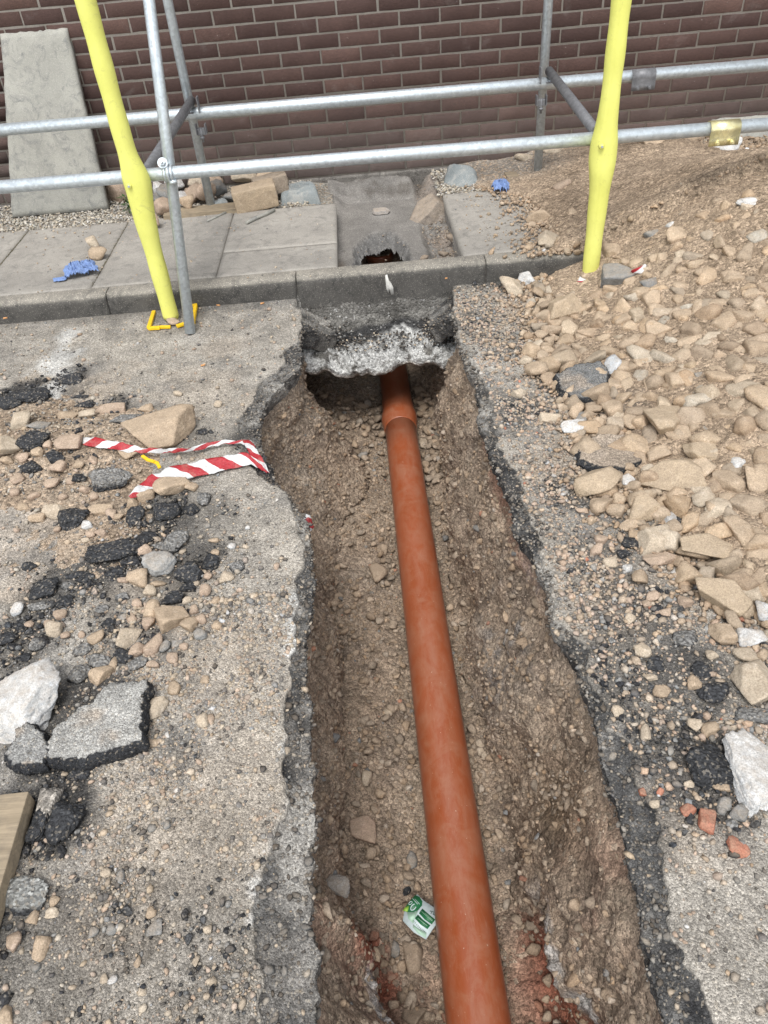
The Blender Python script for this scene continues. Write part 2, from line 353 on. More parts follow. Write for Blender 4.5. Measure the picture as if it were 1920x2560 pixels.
def Lx(y): return np.interp(y, *cL)+jag(y, 3, .009)
def Tx(y): return np.minimum(np.interp(y, *cT)+jag(y, 5, .013), Lx(y)-.004*(y < -1.78)+.0)
def Rx(y): return np.interp(y, *cR)+jag(y, 7, .009)
def TRx(y): r_ = Rx(y); t = np.interp(y, *cTR); return np.maximum(r_+(t-r_)*(1-.45*sm(-2.0, -2.4, y)*sm(-4.05, -3.8, y))+jag(y, 11, .020), r_+.004)
def WLx(y): return np.where(y > -1.75, .10, Lx(y)+.04)+.19*sm(-3.05, -2.6, y)*sm(-1.5, -2.0, y)+.13*sm(-4.0, -4.35, y)+.03*f2(y, 0*y, 3, 3, 21)
def WRx(y): return Rx(y)-.10-.05*sm(-2.3, -3.0, y)-.11*sm(-3.9, -4.4, y)+.03*f2(y, 0*y, 3, 3, 22)
PIPE_X, PIPE_R = .602, .080
def pipe_z(y): return -.655+.012*(-(y+1.6))
def floorz(x, y):
    x, y = np.broadcast_arrays(np.asarray(x, float), np.asarray(y, float))
    z = pipe_z(y)-.062+.07*np.clip(np.abs(x-PIPE_X)-.1, 0, 1)/.25
    z = z+.022*f2(x, y, 5, 3, 31)+.012*f2(x, y, 22, 3, 32)
    z = z-.02*sm(-4.1, -4.4, y)
    return z
def heap(x, y):
    x = np.asarray(x, float); y = np.asarray(y, float)
    h = .36*np.exp(-((x-2.35)/.56)**2-((y+1.6)/.80)**2)+.10*np.exp(-((x-2.0)/.55)**2-((y+2.9)/.7)**2)+.05*sm(1.3, 1.8, x)*sm(-3.9, -3.3, y)
    h = h+.05*np.exp(-((x-2.25)/.38)**2)*sm(-.7, -.3, y)
    return h+.02*f2(x, y, 4, 3, 41)*sm(1.0, 1.5, x)
def heap_top(x, y):
    """height of the dirt sheet of the right heap over the road / pavement"""
    base = np.where(np.asarray(y) > -1.45, .10, 0.)
    e = heap(x, y)
    return np.maximum(e, 0)+base*(1-.3*sm(.1, .4, e))-.016
def lmound(x, y):
    return .050*np.exp(-((x+.62)/.30)**2-((y+2.62)/.24)**2)+.03*np.exp(-((x+.95)/.25)**2-((y+2.45)/.3)**2)+.02*np.exp(-((x+.35)/.25)**2-((y+3.05)/.25)**2)-.012+.01*f2(x, y, 6, 3, 44)
def roadz(x, y):
    return .004*f2(x, y, 3, 3, 51)+.0014*f2(x, y, 60, 3, 52)
def surf(x, y):
    x = np.asarray(x, float); y = np.asarray(y, float); x, y = np.broadcast_arrays(x, y)
    z = np.where(y > -1.475, .10, 0.)
    z = np.where((y > -.475), .095, z)
    z = np.maximum(z, np.where(x > 1.0, heap_top(x, y), -1)); z = np.maximum(z, np.where((x < .1) & (y < -1.6), lmound(x, y), -1))
    intr = (y < -1.72) & (x > Lx(y)) & (x < Rx(y))
    wl, wr = WLx(y), WRx(y); lo, hi = Lx(y), Rx(y); fz = floorz(x, y)
    zt = np.where(x < wl, -.09+(fz+.09)*np.clip((x-lo)/np.maximum(wl-lo, .01), 0, 1)**.7, np.where(x > wr, -.09+(fz+.09)*np.clip((hi-x)/np.maximum(hi-wr, .01), 0, 1)**.7, fz))
    z = np.where(intr, zt, z)
    hole = (x > .355) & (x < .955) & (y > -1.375) & (y < 0); z = np.where(hole, 0., z)
    return z
def hitf(px, py, it=12):
    z = -.6
    for _ in range(it): p = atz(px, py, z); z = float(floorz(p[0], p[1]))
    return atz(px, py, z)
def hit(px, py, it=12):
    z = 0.
    for _ in range(it):
        p = atz(px, py, z); z = .5*z+.5*float(surf(p[0], p[1]))
    return atz(px, py, z)

# ------------------------------------------------------------------ road (structure), two sides of the trench
ys_f = np.arange(-4.8, -1.4745, .0072); ys_f[-1] = -1.4745
ys = np.concatenate([-np.geomspace(60, 4.9, 14), ys_f])
dark_blobs = [  # pixel x, y, radius px, amount : bitumen-stained and stripped patches
    (60, 1000, 90, 1), (180, 940, 45, .8), (290, 1010, 50, .5), (390, 1300, 110, .75), (300, 1370, 120, .9), (470, 1400, 100, .8), (520, 1300, 80, .4), (140, 1470, 90, .8),
    (330, 1560, 130, .35), (60, 1600, 120, .7), (200, 1800, 150, .9), (150, 2030, 110, 1), (60, 2350, 150, .6), (200, 2450, 200, .45), (480, 2350, 220, .35), (600, 2480, 160, .3),
    (540, 2200, 150, .3), (430, 1880, 70, .35), (620, 1090, 50, .8), (200, 1130, 90, .5), (470, 1120, 60, .5),
    (1300, 1030, 80, .8), (1420, 950, 90, .9), (1540, 1050, 90, .8), (1420, 1230, 80, .55), (1500, 1400, 120, .6), (1600, 1580, 140, .6), (1740, 1700, 140, .8), (1640, 1850, 130, .6),
    (1760, 1920, 140, .8), (1560, 1700, 90, .6), (1230, 690, 70, .8), (1600, 2050, 110, .5), (1520, 1560, 60, .5), (1180, 800, 50, .5), (1280, 870, 70, .4)]
tan_blobs = [(180, 1000, 160, .5), (200, 1180, 220, .8), (420, 1450, 120, .3), (480, 980, 140, .25), (520, 1650, 160, .35), (400, 2000, 160, .35), (560, 1950, 200, .3), (300, 2180, 200, .3), (80, 1350, 150, .6),
             (1320, 780, 110, .8), (1450, 1130, 160, .5), (1560, 1500, 140, .35), (1640, 1980, 150, .35), (560, 870, 70, .3), (640, 1000, 60, .3)]
def blobs(x, y, lst, s):
    m = np.zeros_like(x); w = 1+.9*f2(x, y, 7, 4, s, .65)
    for a, b_, r_, am in lst:
        p = atz(a, b_, 0); rr = r_*depth(p)/F_
        d = np.hypot(x-p[0], (y-p[1])*.8)/rr*w
        m = np.maximum(m, am*sm(1.15, .55, d))
    return m
def road_col(x, y):
    c = mixc(ROADC, (.37, .335, .285), sm(-.3, .5, f2(x, y, 1.6, 4, 61)))
    c = mixc(c, (.43, .415, .385), .6*sm(.1, .6, f2(x, y, 2.3, 5, 62)))
    c = mixc(c, DUST, .8*blobs(x, y, tan_blobs, 63))
    c = mixc(c, (.17, .162, .15), .65*sm(.0, .45, f2(x, y, 5, 5, 64, .7)))
    c = mixc(c, (.052, .050, .048), .97*blobs(x, y, dark_blobs, 65))
    c = mixc(c, (.10, .097, .09), .5*sm(-1.60, -1.48, y))
    # pale dust drag marks on the left
    for (a, b_, r_) in ((150, 900, 60), (120, 980, 40), (170, 840, 35), (735, 1500, 28), (742, 1560, 30), (738, 1620, 28), (712, 1870, 25), (735, 2010, 25), (700, 2100, 22), (640, 2230, 25), (630, 2300, 25)):
        p = atz(a, b_, 0); rr = r_*depth(p)/F_; d = np.hypot(x-p[0], (y-p[1])*.7)/rr
        c = mixc(c, (.56, .55, .52), .75*sm(1.3, .2, d+.8*f2(x, y, 20, 3, 66)))
    return c
def loft_road(side):
    n = len(ys); rows = []; cols = []
    if side < 0: T, Li, x0, nf = Tx(ys), Lx(ys), -1.5, 215
    else: T, Li, x0, nf = TRx(ys), Rx(ys), 2.35, 180
    Y = ys[:, None]
    near = sm(-1.78, -1.62, ys)                       # the break drops deeper next to the kerb
    if side < 0: Li = np.where(ys > -1.74, np.maximum(T+.06+.09*sm(-1.74, -1.62, ys), np.minimum(Li, T+.15)), Li)
    else: Li = np.where(ys > -1.74, T-.05-.07*sm(-1.74, -1.62, ys), Li)
    far = -side*-1
    xo = x0+side*np.geomspace(.15, 60, 10)[::-1]*1.
    xa = np.broadcast_to(xo, (n, 10))
    t = np.linspace(0, 1, nf)[None, :]
    xb = x0+(T[:, None]-x0)*t
    ne = 18; te = np.linspace(0, 1, ne)[None, :]
    edge_drop = (.022+.10*near)[:, None]
    xc = T[:, None]-side*.002+(Li-T)[:, None]*te
    zc = -edge_drop*(.25+.75*te**.8)-.004
    nv = 16; tv = np.linspace(0, 1, nv)[None, :]
    xd = Li[:, None]+side*(.028*tv**2)[0]*1.+side*.0
    zd = (-edge_drop-.004)-(.085)*tv
    X = np.concatenate([xa, xb, xc, xd], 1)
    Yg = np.broadcast_to(Y, X.shape).copy()
    zsurf = np.concatenate([roadz(xa, np.broadcast_to(Y, xa.shape)), roadz(xb, np.broadcast_to(Y, xb.shape))], 1)
    Z = np.concatenate([zsurf, zc, np.broadcast_to(zd, (n, nv))], 1)
    P = np.stack([X, Yg, Z], -1)
    C = road_col(X, Yg)
    k = 10+nf
    # broken courses: black, with pale dust film in streaks
    br = mixc((.085, .083, .08), (.030, .030, .031), sm(-.2, .4, fbm(P[:, k:], 18, 3, 71)))
    br = mixc(br, (.30, .285, .26), .75*sm(-.02, .5, fbm(P[:, k:], 9, 4, 72, .7)))
    br = mixc(br, (.36, .34, .305), .8*sm(.0, .35, fbm(P[:, k:], 3.2, 4, 68, .6)))
    if side < 0: br = mixc(br, (.20, .185, .165), .55*sm(-3.4, -3.9, Yg[:, k:])*sm(-.25, .3, fbm(P[:, k:], 12, 4, 73)))
    C[:, k:] = br
    # geometry noise on the break
    q = P[:, k:]; d = .008*fbm(q, 30, 4, 74, .6)+.005*fbm(q, 110, 3, 75, .6)
    P[:, k:, 2] += d*1.1; P[:, k+ne:, 0] -= side*(.014*fbm(q[:, ne:], 22, 4, 76, .65)+.006*fbm(q[:, ne:], 90, 3, 77))*1.
    if side > 0: P = P[:, ::-1]; C = C[:, ::-1]
    return P, C
rP = [loft_road(-1), loft_road(1)]
V = []; Cc = []; Fc = []; off = 0
for P, C in rP:
    nr, nc = P.shape[:2]; V.append(P.reshape(-1, 3)); Cc.append(C.reshape(-1, 3)); Fc.append(grid_faces(nr, nc)+off); off += nr*nc
road = mk('road', np.concatenate(V), np.concatenate(Fc), M['asphalt'], np.concatenate(Cc), smooth=True, origin=(0, -3, 0)); tag(road, kind='structure')

# ------------------------------------------------------------------ trench (structure)
yt = np.concatenate([[-5.6, -5.4, -5.2, -5.0, -4.9], np.arange(-4.8, -.55, .0075)])
nW, nFl = 54, 84
lo, hi, wl_, wr_ = Lx(yt), Rx(yt), WLx(yt), WRx(yt)
inn = sm(-1.80, -1.70, yt); top = -.09-.12*inn
lo = lo-.02-.0*inn; hi = hi+.02
lo = np.where(yt > -1.74, .05, lo); hi = np.where(yt > -1.74, .97, hi)
ends = sm(-5.05, -5.5, yt)+sm(-.75, -.6, yt)
s = np.linspace(0, 1, nW)[None, :]
undL = -.03*np.sin(np.pi*np.clip(s*1.6, 0, 1)); 
xl = lo[:, None]+(wl_-lo)[:, None]*s**1.5+undL; zl = top[:, None]+(floorz(wl_, yt)-top)[:, None]*(s**.9)
t = np.linspace(0, 1, nFl)[None, :]; xf = wl_[:, None]+(wr_-wl_)[:, None]*t; zf = floorz(xf, np.broadcast_to(yt[:, None], xf.shape))
sr = s[:, ::-1]
bul = .035*np.sin(np.pi*np.clip((sr-.05)/.9, 0, 1))
xr = hi[:, None]+(wr_-hi)[:, None]*sr**1.15-bul*.6; zr = top[:, None]+(floorz(wr_, yt)-top)[:, None]*(sr**1.0)
def shelf(x, z, sv, edge, floor_x, zf_, topx, m, ze):
    q = np.clip(sv/.68, 0, 1); w = np.clip((sv-.68)/.32, 0, 1); back = np.sign(topx-edge)*.045
    xs_ = np.where(sv < .68, topx+(edge-topx)*q**.9, edge+back*np.sin(np.pi*np.clip(w*.8, 0, 1))+(floor_x-edge)*w**3)
    zs_ = np.where(sv < .68, top[:, None]+(ze-top[:, None])*q**1.1, ze+(zf_-ze)*w**.8)
    return x*(1-m)+xs_*m, z*(1-m)+zs_*m
yy = yt[:, None]; mR = sm(-4.02, -4.16, yy); mL = sm(-4.12, -4.22, yy)
eR = np.interp(yy, *[v[::-1] for v in ([-4.0, -4.2, -4.27, -4.33, -4.39, -4.6], [.80, .775, .775, .80, .845, .88])])+.02*f2(yy, 0*yy, 16, 3, 23)+.012*f2(yy, 0*yy, 50, 3, 24)
eL = np.interp(yy, *[v[::-1] for v in ([-4.0, -4.15, -4.22, -4.28, -4.33, -4.40, -4.6], [.34, .375, .39, .345, .365, .42, .44])])+.02*f2(yy, 0*yy, 16, 3, 25)+.012*f2(yy, 0*yy, 50, 3, 26)
xr, zr = shelf(xr, zr, np.broadcast_to(sr, xr.shape), eR, np.maximum(wr_[:, None], eR+.01), floorz(wr_, yt)[:, None], hi[:, None], mR, -.42)
xl, zl = shelf(xl, zl, np.broadcast_to(s, xl.shape), eL, np.minimum(wl_[:, None], eL-.01), floorz(wl_, yt)[:, None], lo[:, None], mL, -.40)
X = np.concatenate([xl, xf[:, 1:], xr[:, 1:]], 1); Z = np.concatenate([zl, zf[:, 1:], zr[:, 1:]], 1)
sv_ = np.concatenate([np.broadcast_to(s, xl.shape), np.full((len(yt), nFl-1), 9.), np.broadcast_to(sr, xr.shape)[:, 1:]], 1); sideL = (np.arange(X.shape[1]) < nW)[None, :]
crust_ = np.where(sideL, mL, mR)*sm(.60, .65, sv_)*sm(.86, .76, sv_); redm = np.where(sideL, mL, mR)*sm(.80, .9, sv_)*(sv_ < 2); Y = np.broadcast_to(yt[:, None], X.shape).copy()
Z = Z+(np.maximum(Z, -.12)-Z)*np.clip(ends, 0, 1)[:, None]*.95
P = np.stack([X, Y, Z], -1)
kc = np.arange(X.shape[1]); wallm = np.where(kc < nW, 1-sm(nW-8, nW, kc), sm(nW+nFl-8, nW+nFl, kc))[None, :]
n1 = fbm(P, 6, 4, 81, .55); n2 = fbm(P, 26, 4, 82, .6); n3 = np.abs(fbm(P, 45, 3, 83, .6))
sd_ = np.where(kc < nW, 1., np.where(kc > nW+nFl-2, -1., 0.))[None, :]
fade = np.where(kc < nW, sm(0, 9, kc), np.where(kc > nW+nFl-2, sm(0, 9, len(kc)-1-kc), 1.))[None, :]
P[..., 0] += sd_*fade*(.055*n1+.014*n2+.03*np.abs(fbm(P, 9, 3, 88)))
P[..., 0] += crust_*.022*fbm(P, 55, 3, 27); P[..., 2] += crust_*.015*fbm(P, 50, 3, 28)
P[:, 0, 0] -= .05; P[:, -1, 0] += .05; P[:, 0, 2] += .02; P[:, -1, 2] += .02
P[..., 2] += (1-wallm)*(.012*n2+.012*n3-.004)
C = mixc(EARTH, (.37, .29, .215), sm(-.2, .5, n1)); C = mixc(C, (.40, .34, .275), .6*sm(.05, .5, f2(X, Y, 2.4, 4, 89))*(Y > -3.6)); C = mixc(C, (.20, .155, .12), .75*sm(.0, .45, fbm(P, 9, 4, 85, .65)))
C = mixc(C, (.42, .325, .24), .5*sm(.15, .5, fbm(P, 3.2, 4, 86)))
C = mixc(C, (.26, .13, .088), .45*sm(-3.85, -4.3, Y)*sm(-.1, .35, fbm(P, 5, 4, 87)+.1))
C = mixc(C, (.17, .165, .16), .7*np.exp(-((Y+3.35)/.22)**2)*sm(.72, .80, P[..., 0])*sm(-.05, .35, n2+n1))
ar = np.exp(-((Y+2.95)/.35)**2)*sm(.1, .02, -P[..., 2]-.10)*(P[..., 0] > .8); C = mixc(C, (.36, .18, .12), .6*ar)
grime = np.exp(-((Y+3.95)/.16)**2-((P[..., 0]-.86)/.07)**2); C = mixc(C, (.13, .085, .05), .8*np.clip(grime, 0, 1))
TRP = P.copy(); TRC_ = C.copy()
C = mixc(C, (.42, .40, .375), .9*crust_*sm(-.35, 0, fbm(P, 14, 3, 79))); C = mixc(C, (.27, .085, .05), .8*redm)
for (ax_, ay_, ar_) in ((925, 2370, .055), (960, 2460, .05)  ):
    q_ = atz(ax_, ay_, -.62); C = mixc(C, (.27, .085, .05), .85*sm(1.25, .5, np.hypot(X-q_[0], Y-q_[1])/ar_+.5*fbm(P, 18, 3, 78)))
TRC_ = C
trench = mk('trench', P.reshape(-1, 3), grid_faces(*P.shape[:2]), M['earth'], C.reshape(-1, 3), smooth=True, origin=(.5, -3, -.6)); tag(trench, kind='structure')

# concrete haunch in front of the kerb, over the tunnel mouth
xs = np.linspace(-.02, 1.05, 260)
prof = [(-1.470, .02), (-1.476, -.06), (-1.480, -.115), (-1.50, -.150), (-1.53, -.160), (-1.56, -.168), (-1.60, -.180), (-1.63, -.195), (-1.66, -.22), (-1.69, -.25), (-1.71, -.28), (-1.705, -.31), (-1.68, -.33), (-1.62, -.34), (-1.50, -.345), (-1.40, -.345), (-1.30, -.34)]
pa = np.array(prof); tt = np.linspace(0, len(pa)-1, 110); py = np.interp(tt, range(len(pa)), pa[:, 0]); pz = np.interp(tt, range(len(pa)), pa[:, 1])
X = np.broadcast_to(xs[None, :], (110, 260)).copy(); Y = np.broadcast_to(py[:, None], X.shape).copy(); Z = np.broadcast_to(pz[:, None], X.shape).copy()
out = sm(8, 30, np.arange(110)*1.)[:, None]
side_in = sm(.12, .0, X)+sm(.90, 1.0, X)
lft = sm(.48, .10, X)
Y += out*(-.06*f2(X, X*0, 4.5, 4, 91)-.06*side_in-.06*lft)
Z += out*(.035*f2(X, X*0+3, 6, 4, 92)+.06*side_in*sm(-1.52, -1.6, Y)-.02*np.exp(-((X-.45)/.10)**2)*sm(-1.60, -1.7, Y)+.05*lft*sm(-1.6, -1.7, Y))
Z += out*sm(60, 66, np.arange(110)*1.)[:, None]*.05*np.abs(f2(X, X*0+8, 11, 3, 99))
P = np.stack([X, Y, Z], -1); wn_ = fbm(P, 24, 4, 93, .62); wn2 = np.abs(fbm(P, 60, 3, 94, .6))
P[..., 1] += out*(-.026*wn_-.018*wn2); P[..., 2] += out*(.022*wn_+.014*wn2)
tpar = np.broadcast_to(tt[:, None], X.shape)
C = mixc((.125, .118, .106), (.22, .21, .19), sm(-.3, .4, fbm(P, 8, 4, 95)))
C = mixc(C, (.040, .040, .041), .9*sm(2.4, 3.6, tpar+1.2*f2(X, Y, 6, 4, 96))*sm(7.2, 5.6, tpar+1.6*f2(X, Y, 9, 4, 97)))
C = mixc(C, (.55, .545, .52), .92*sm(5.6, 7.0, tpar+3.2*f2(X, X*0, 5, 4, 98, .7)+.8)*sm(-.35, -.05, fbm(P, 20, 4, 90, .7)))
C = mixc(C, (.30, .25, .20), .8*sm(10.2, 11.2, tpar))
haunch = mk('concrete_haunch', P.reshape(-1, 3), grid_faces(110, 260), M['rough_concrete'], C.reshape(-1, 3), smooth=True)
tag(haunch, 'rough white concrete bed broken open under the kerb above the pipe', 'concrete bed')

# ------------------------------------------------------------------ pavement, kerb
XE = [-60, -1.41, -.834, -.234, .352]
KY0, KY1, SY1 = -1.475, -1.378, -.475
# bed under slabs (left and right of the hole), one mesh
def boxes(name, lst, mat, bev=0):
    V = []; Fq = []; k = 0
    b = np.array([[0, 0, 0], [1, 0, 0], [1, 1, 0], [0, 1, 0], [0, 0, 1], [1, 0, 1], [1, 1, 1], [0, 1, 1]], float)
    f = np.array([[0, 3, 2, 1], [4, 5, 6, 7], [0, 1, 5, 4], [1, 2, 6, 5], [2, 3, 7, 6], [3, 0, 4, 7]])
    for (x0, x1, y0, y1, z0, z1) in lst:
        V.append(b*np.array([x1-x0, y1-y0, z1-z0])+np.array([x0, y0, z0])); Fq.append(f+k); k += 8
    return mk(name, np.concatenate(V), np.concatenate(Fq), mat)
pave = boxes('pavement', [(-30, .345, -1.376, -.02, -.4, .043), (.962, 30, -1.376, -.02, -.4, .043)], M['footing']); tag(pave, kind='structure')
def rough_slab(name, x0, x1, y0, y1, z0, z1, mat, parent, seed, cell=.02, amp=.0012, chip=.004):
    """slab with slightly worn arrises"""
    nx = max(3, int((x1-x0)/cell)); ny = max(3, int((y1-y0)/cell))
    xs = np.linspace(x0, x1, nx); ysl = np.linspace(y0, y1, ny)
    X, Y = np.meshgrid(xs, ysl); Z = z1+amp*f2(X, Y, 9, 3, seed)
    e = np.minimum.reduce([X-x0, x1-X, Y-y0, y1-Y]); Z = Z-chip*(e < .001)*(.6+.6*np.abs(f2(X, Y, 17, 3, seed+2)))
    top = np.stack([X, Y, Z], -1).reshape(-1, 3)
    ring = np.concatenate([np.arange(nx), (np.arange(1, ny)*nx+nx-1), ((ny-1)*nx+np.arange(nx-2, -1, -1)), (np.arange(ny-2, 0, -1)*nx)])
    r1 = top[ring].copy(); r1[:, 2] = z0
    n0 = len(top); m = len(ring); j = np.arange(m)
    side = np.stack([ring[j], n0+j, n0+(j+1) % m, ring[(j+1) % m]], -1)
    o = mk(name, np.concatenate([top, r1]), [grid_faces(ny, nx), side], mat)
    if parent is not None: child(o, parent)
    return o
g = .0035
edges = []
x = -1.41
while x > -4.2: edges.append((x-.59, x)); x -= .59
edges += [(-1.41, -.834), (-.834, -.234)]
x = .958
while x < 4.5: edges.append((x, x+.59)); x += .59
for k, (a, b_) in enumerate(edges): rough_slab('paving_slab', a+g, b_-g, KY1+g, SY1, .048, .100+.002*math.sin(k*3.3), M['slab'], pave, 100+k)
rough_slab('paving_slab', -.234+g, .352, -1.068, SY1, .048, .101, M['slab'], pave, 141)
rough_slab('paving_slab', -.234+g, .352, KY1+g, -1.068-.003, .048, .099, M['slab'], pave, 142)
boxes('slab_run', [(-30, -4.2, KY1, SY1, .048, .1), (4.5, 30, KY1, SY1, .048, .1)], M['slab']); o = bpy.data.objects['slab_run']; child(o, pave)
# moss in the slab joints
def kerb_stone(x0, x1, parent, seed):
    nx = max(4, int((x1-x0)/.012)); xs = np.linspace(x0, x1, nx)
    pr = np.array([(KY1, .098), (KY1-.03, .100), (KY1-.06, .0995), (KY0+.022, .0965), (KY0+.010, .090), (KY0+.003, .080), (KY0, .068), (KY0, .05), (KY0, .03), (KY0, .01), (KY0, -.02), (KY0, -.06), (KY0, -.10), (KY0, -.135), (KY1, -.135)])
    X = np.broadcast_to(xs[None, :], (len(pr), nx)).copy(); Y = np.broadcast_to(pr[:, :1], X.shape).copy(); Z = np.broadcast_to(pr[:, 1:], X.shape).copy()
    P = np.stack([X, Y, Z], -1); d = .0025*fbm(P, 30, 3, seed)+.003*np.minimum(0, fbm(P, 60, 2, seed+1))
    P[1:-1, :, 1] -= d[1:-1]; P[1:-1, :, 2] += d[1:-1]*.5
    P[1:-1, 0, 1] += .004; P[1:-1, -1, 1] += .004
    nr = len(pr); Vv = P.reshape(-1, 3)
    capl = np.arange(nr)*nx; capr = (np.arange(nr)*nx+nx-1)[::-1]
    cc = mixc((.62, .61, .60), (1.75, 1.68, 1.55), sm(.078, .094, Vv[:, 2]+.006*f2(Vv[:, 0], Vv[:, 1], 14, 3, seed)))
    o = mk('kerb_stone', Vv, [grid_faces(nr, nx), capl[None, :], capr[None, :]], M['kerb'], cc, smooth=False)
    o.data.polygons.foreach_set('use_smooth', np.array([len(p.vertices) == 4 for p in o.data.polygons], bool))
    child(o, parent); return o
kerb = boxes('kerb', [(-30, 30, KY0+.012, KY1-.006, -.14, .06)], M['footing']); tag(kerb, kind='structure')
kx = -.745-.9*4
while kx < 4.3: kerb_stone(kx+.002, kx+.898, kerb, int(kx*100) % 97+200); kx += .9
# wider horizon ground behind the wall line
bk = boxes('ground', [(-60, 60, .45, 60, -.3, -.02), (-60, -30, -1.47, .45, -.3, -.02), (30, 60, -1.47, .45, -.3, -.02)], M['slab']); tag(bk, kind='structure')

# white splash on the kerb: thin flat crust
def crust(name, pts, thick, mat, parent=None, seed=0):
    """small flat irregular patch given as world outline points + normal offset"""
    P = np.array(pts, float); c = P.mean(0); n = len(P)
    V = np.concatenate([P, [c+np.array(thick)], P+np.array(thick)*.8]); f = []
    for i in range(n): f.append([i, (i+1) % n, n+1+(i+1) % n, n+1+i])
    t3 = np.array([[n, n+1+i, n+1+(i+1) % n] for i in range(n)])
    o = mk(name, V, [np.array(f), t3], mat)
    if parent is not None: child(o, parent)
    return o
sp = [(963, 688), (968, 686), (972, 700), (978, 708), (983, 718), (984, 735), (978, 737), (974, 722), (971, 734), (966, 722), (964, 704)]
crust('splash', [aty(a, b_, KY0-.0008) for a, b_ in sp], (0, -.0025, 0), M['white_mark'], kerb)

# pit surface in the pavement (concrete plate, broken opening, earth on the right)
nx, ny = 190, 420
xs = np.linspace(.30, 1.0, nx); ysl = np.linspace(-1.40, .02, ny); X, Y = np.meshgrid(xs, ysl)
back = sm(-.21, -.17, Y); right = sm(.80, .86, X+.02*f2(Y, Y*0, 8, 3, 301))
Z = 0*X-.002+.0015*f2(X, Y, 12, 3, 302)
Z = Z+back*(.03+.05*sm(-.17, -.03, Y)+.022*f2(X, Y, 14, 4, 303))
Z = Z*(1-right)+right*(-.07+.05*sm(-.9, -.3, Y)+.045*sm(.86, .95, X)*sm(-1.2, -.5, Y)+.03*f2(X, Y, 13, 4, 304)+.014*np.abs(f2(X, Y, 40, 3, 305)))
Z += sm(-.16, -.03, Y)*.045*sm(.80, .95, X)+.06*np.exp(-((X-.33)/.05)**2-((Y+.25)/.2)**2)
ox, oy = .575, -1.08
dd = np.hypot((X-ox)/.155, (Y-oy)/.385)+.13*f2(X, Y, 11, 4, 306, .55)
op = sm(1.05, .90, dd); Z = Z-.075*sm(1.04, .74, dd)+op*(.035*f2(X, Y, 30, 4, 307, .7)+.03*np.abs(f2(X, Y, 22, 3, 311)))
Z -= .03*np.exp(-(((X-.376)/.008)**2+((Y+.93)/.012)**2)**2)
C = mixc((.20, .187, .17), (.255, .238, .215), sm(-.3, .4, f2(X, Y, 5, 4, 308)))
C = mixc(C, (.22, .15, .095), .5*sm(.40, .36, X)*sm(-1.0, -1.2, Y))
C = mixc(C, (.30, .24, .19), .55*right*sm(-.1, .3, f2(X, Y, 12, 4, 309)+.1)); C = mixc(C, (.11, .095, .08), .6*back*sm(0, .4, f2(X, Y, 8, 4, 310)))
C = mixc(C, (.15, .146, .14), .8*op); C = mixc(C, (.34, .33, .31), .6*np.exp(-((X-.60)/.05)**2-((Y+.42)/.07)**2))
P = np.stack([X, Y, Z], -1).reshape(-1, 3); Fq = grid_faces(ny, nx); keep = (dd.reshape(-1)[Fq].min(1) > .75)
pit = mk('pit_surface', P, Fq[keep], M['plate'], C.reshape(-1, 3), smooth=True); tag(pit, kind='structure')
# ------------------------------------------------------------------ brick wall
wall = empty('brick_wall', (0.7, .05, .1)); tag(wall, 'dark brown brick wall with grey mortar joints behind the scaffold', 'wall')
mort = boxes('mortar', [(-9, 10, .0022, .22, .105, 3.4)], M['mortar']); child(mort, wall)
foot = None
# footing: rough concrete band under the bricks
xs = np.linspace(-9, 10, 700); xs = np.sort(np.concatenate([np.linspace(-9, -.2, 20), np.linspace(-.15, 1.4, 300), np.linspace(1.5, 10, 20)]))
zz = np.linspace(.1055, -.15, 34); X, Z = np.meshgrid(xs, zz)
P = np.stack([X, -.012+0*X, Z], -1); P[..., 1] -= .010*fbm(P, 12, 4, 320)+.006*np.abs(fbm(P, 45, 3, 321))+.02*sm(.05, -.1, Z)
P[0, :, 1] = .01
foot = mk('footing', P.reshape(-1, 3), grid_faces(*X.shape), M['footing'], smooth=True); child(foot, wall)
import bmesh
def brick_mesh(seed, w=.215, h=.065, d=.10):
    r = np.random.default_rng(seed); nxb, nzb = 9, 4; b = .0022
    w -= .0005; h -= .0008
    u = np.concatenate([[-w/2], np.linspace(-w/2+.0028, w/2-.0028, nxb-2), [w/2]]); v = np.array([-h/2, -h/2+.0028, h/2-.0028, h/2])
    U, Vv = np.meshgrid(u, v)
    j = r.normal(0, .0004, U.shape); k = r.normal(0, .0005, U.shape); ed = (np.abs(U) > w/2-1e-6) | (np.abs(Vv) > h/2-1e-6)
    Yf = -.0014-np.abs(r.normal(0, .00035, U.shape)); Yf = np.where(ed, -.0004+np.abs(r.normal(0, .0007, U.shape)), Yf)
    P = np.stack([U+j*ed, Yf, Vv+k*ed], -1).reshape(-1, 3)
    ring = np.concatenate([np.arange(nxb), (np.arange(1, nzb)*nxb+nxb-1), ((nzb-1)*nxb+np.arange(nxb-2, -1, -1)), (np.arange(nzb-2, 0, -1)*nxb)])
    bk = P[ring].copy(); bk[:, 1] = .02; n0 = len(P); m = len(ring); q = np.arange(m)
    side = np.stack([ring[(q+1) % m], ring[q], n0+q, n0+(q+1) % m], -1)
    me = mk('brick', np.concatenate([P, bk]), [grid_faces(nzb, nxb), side], M['brick'], (1, 1, 1), origin=(0, 0, 0))
    dat = me.data; bpy.data.objects.remove(me); return dat
BM = [brick_mesh(400+i) for i in range(8)]
placed = []; rest = []
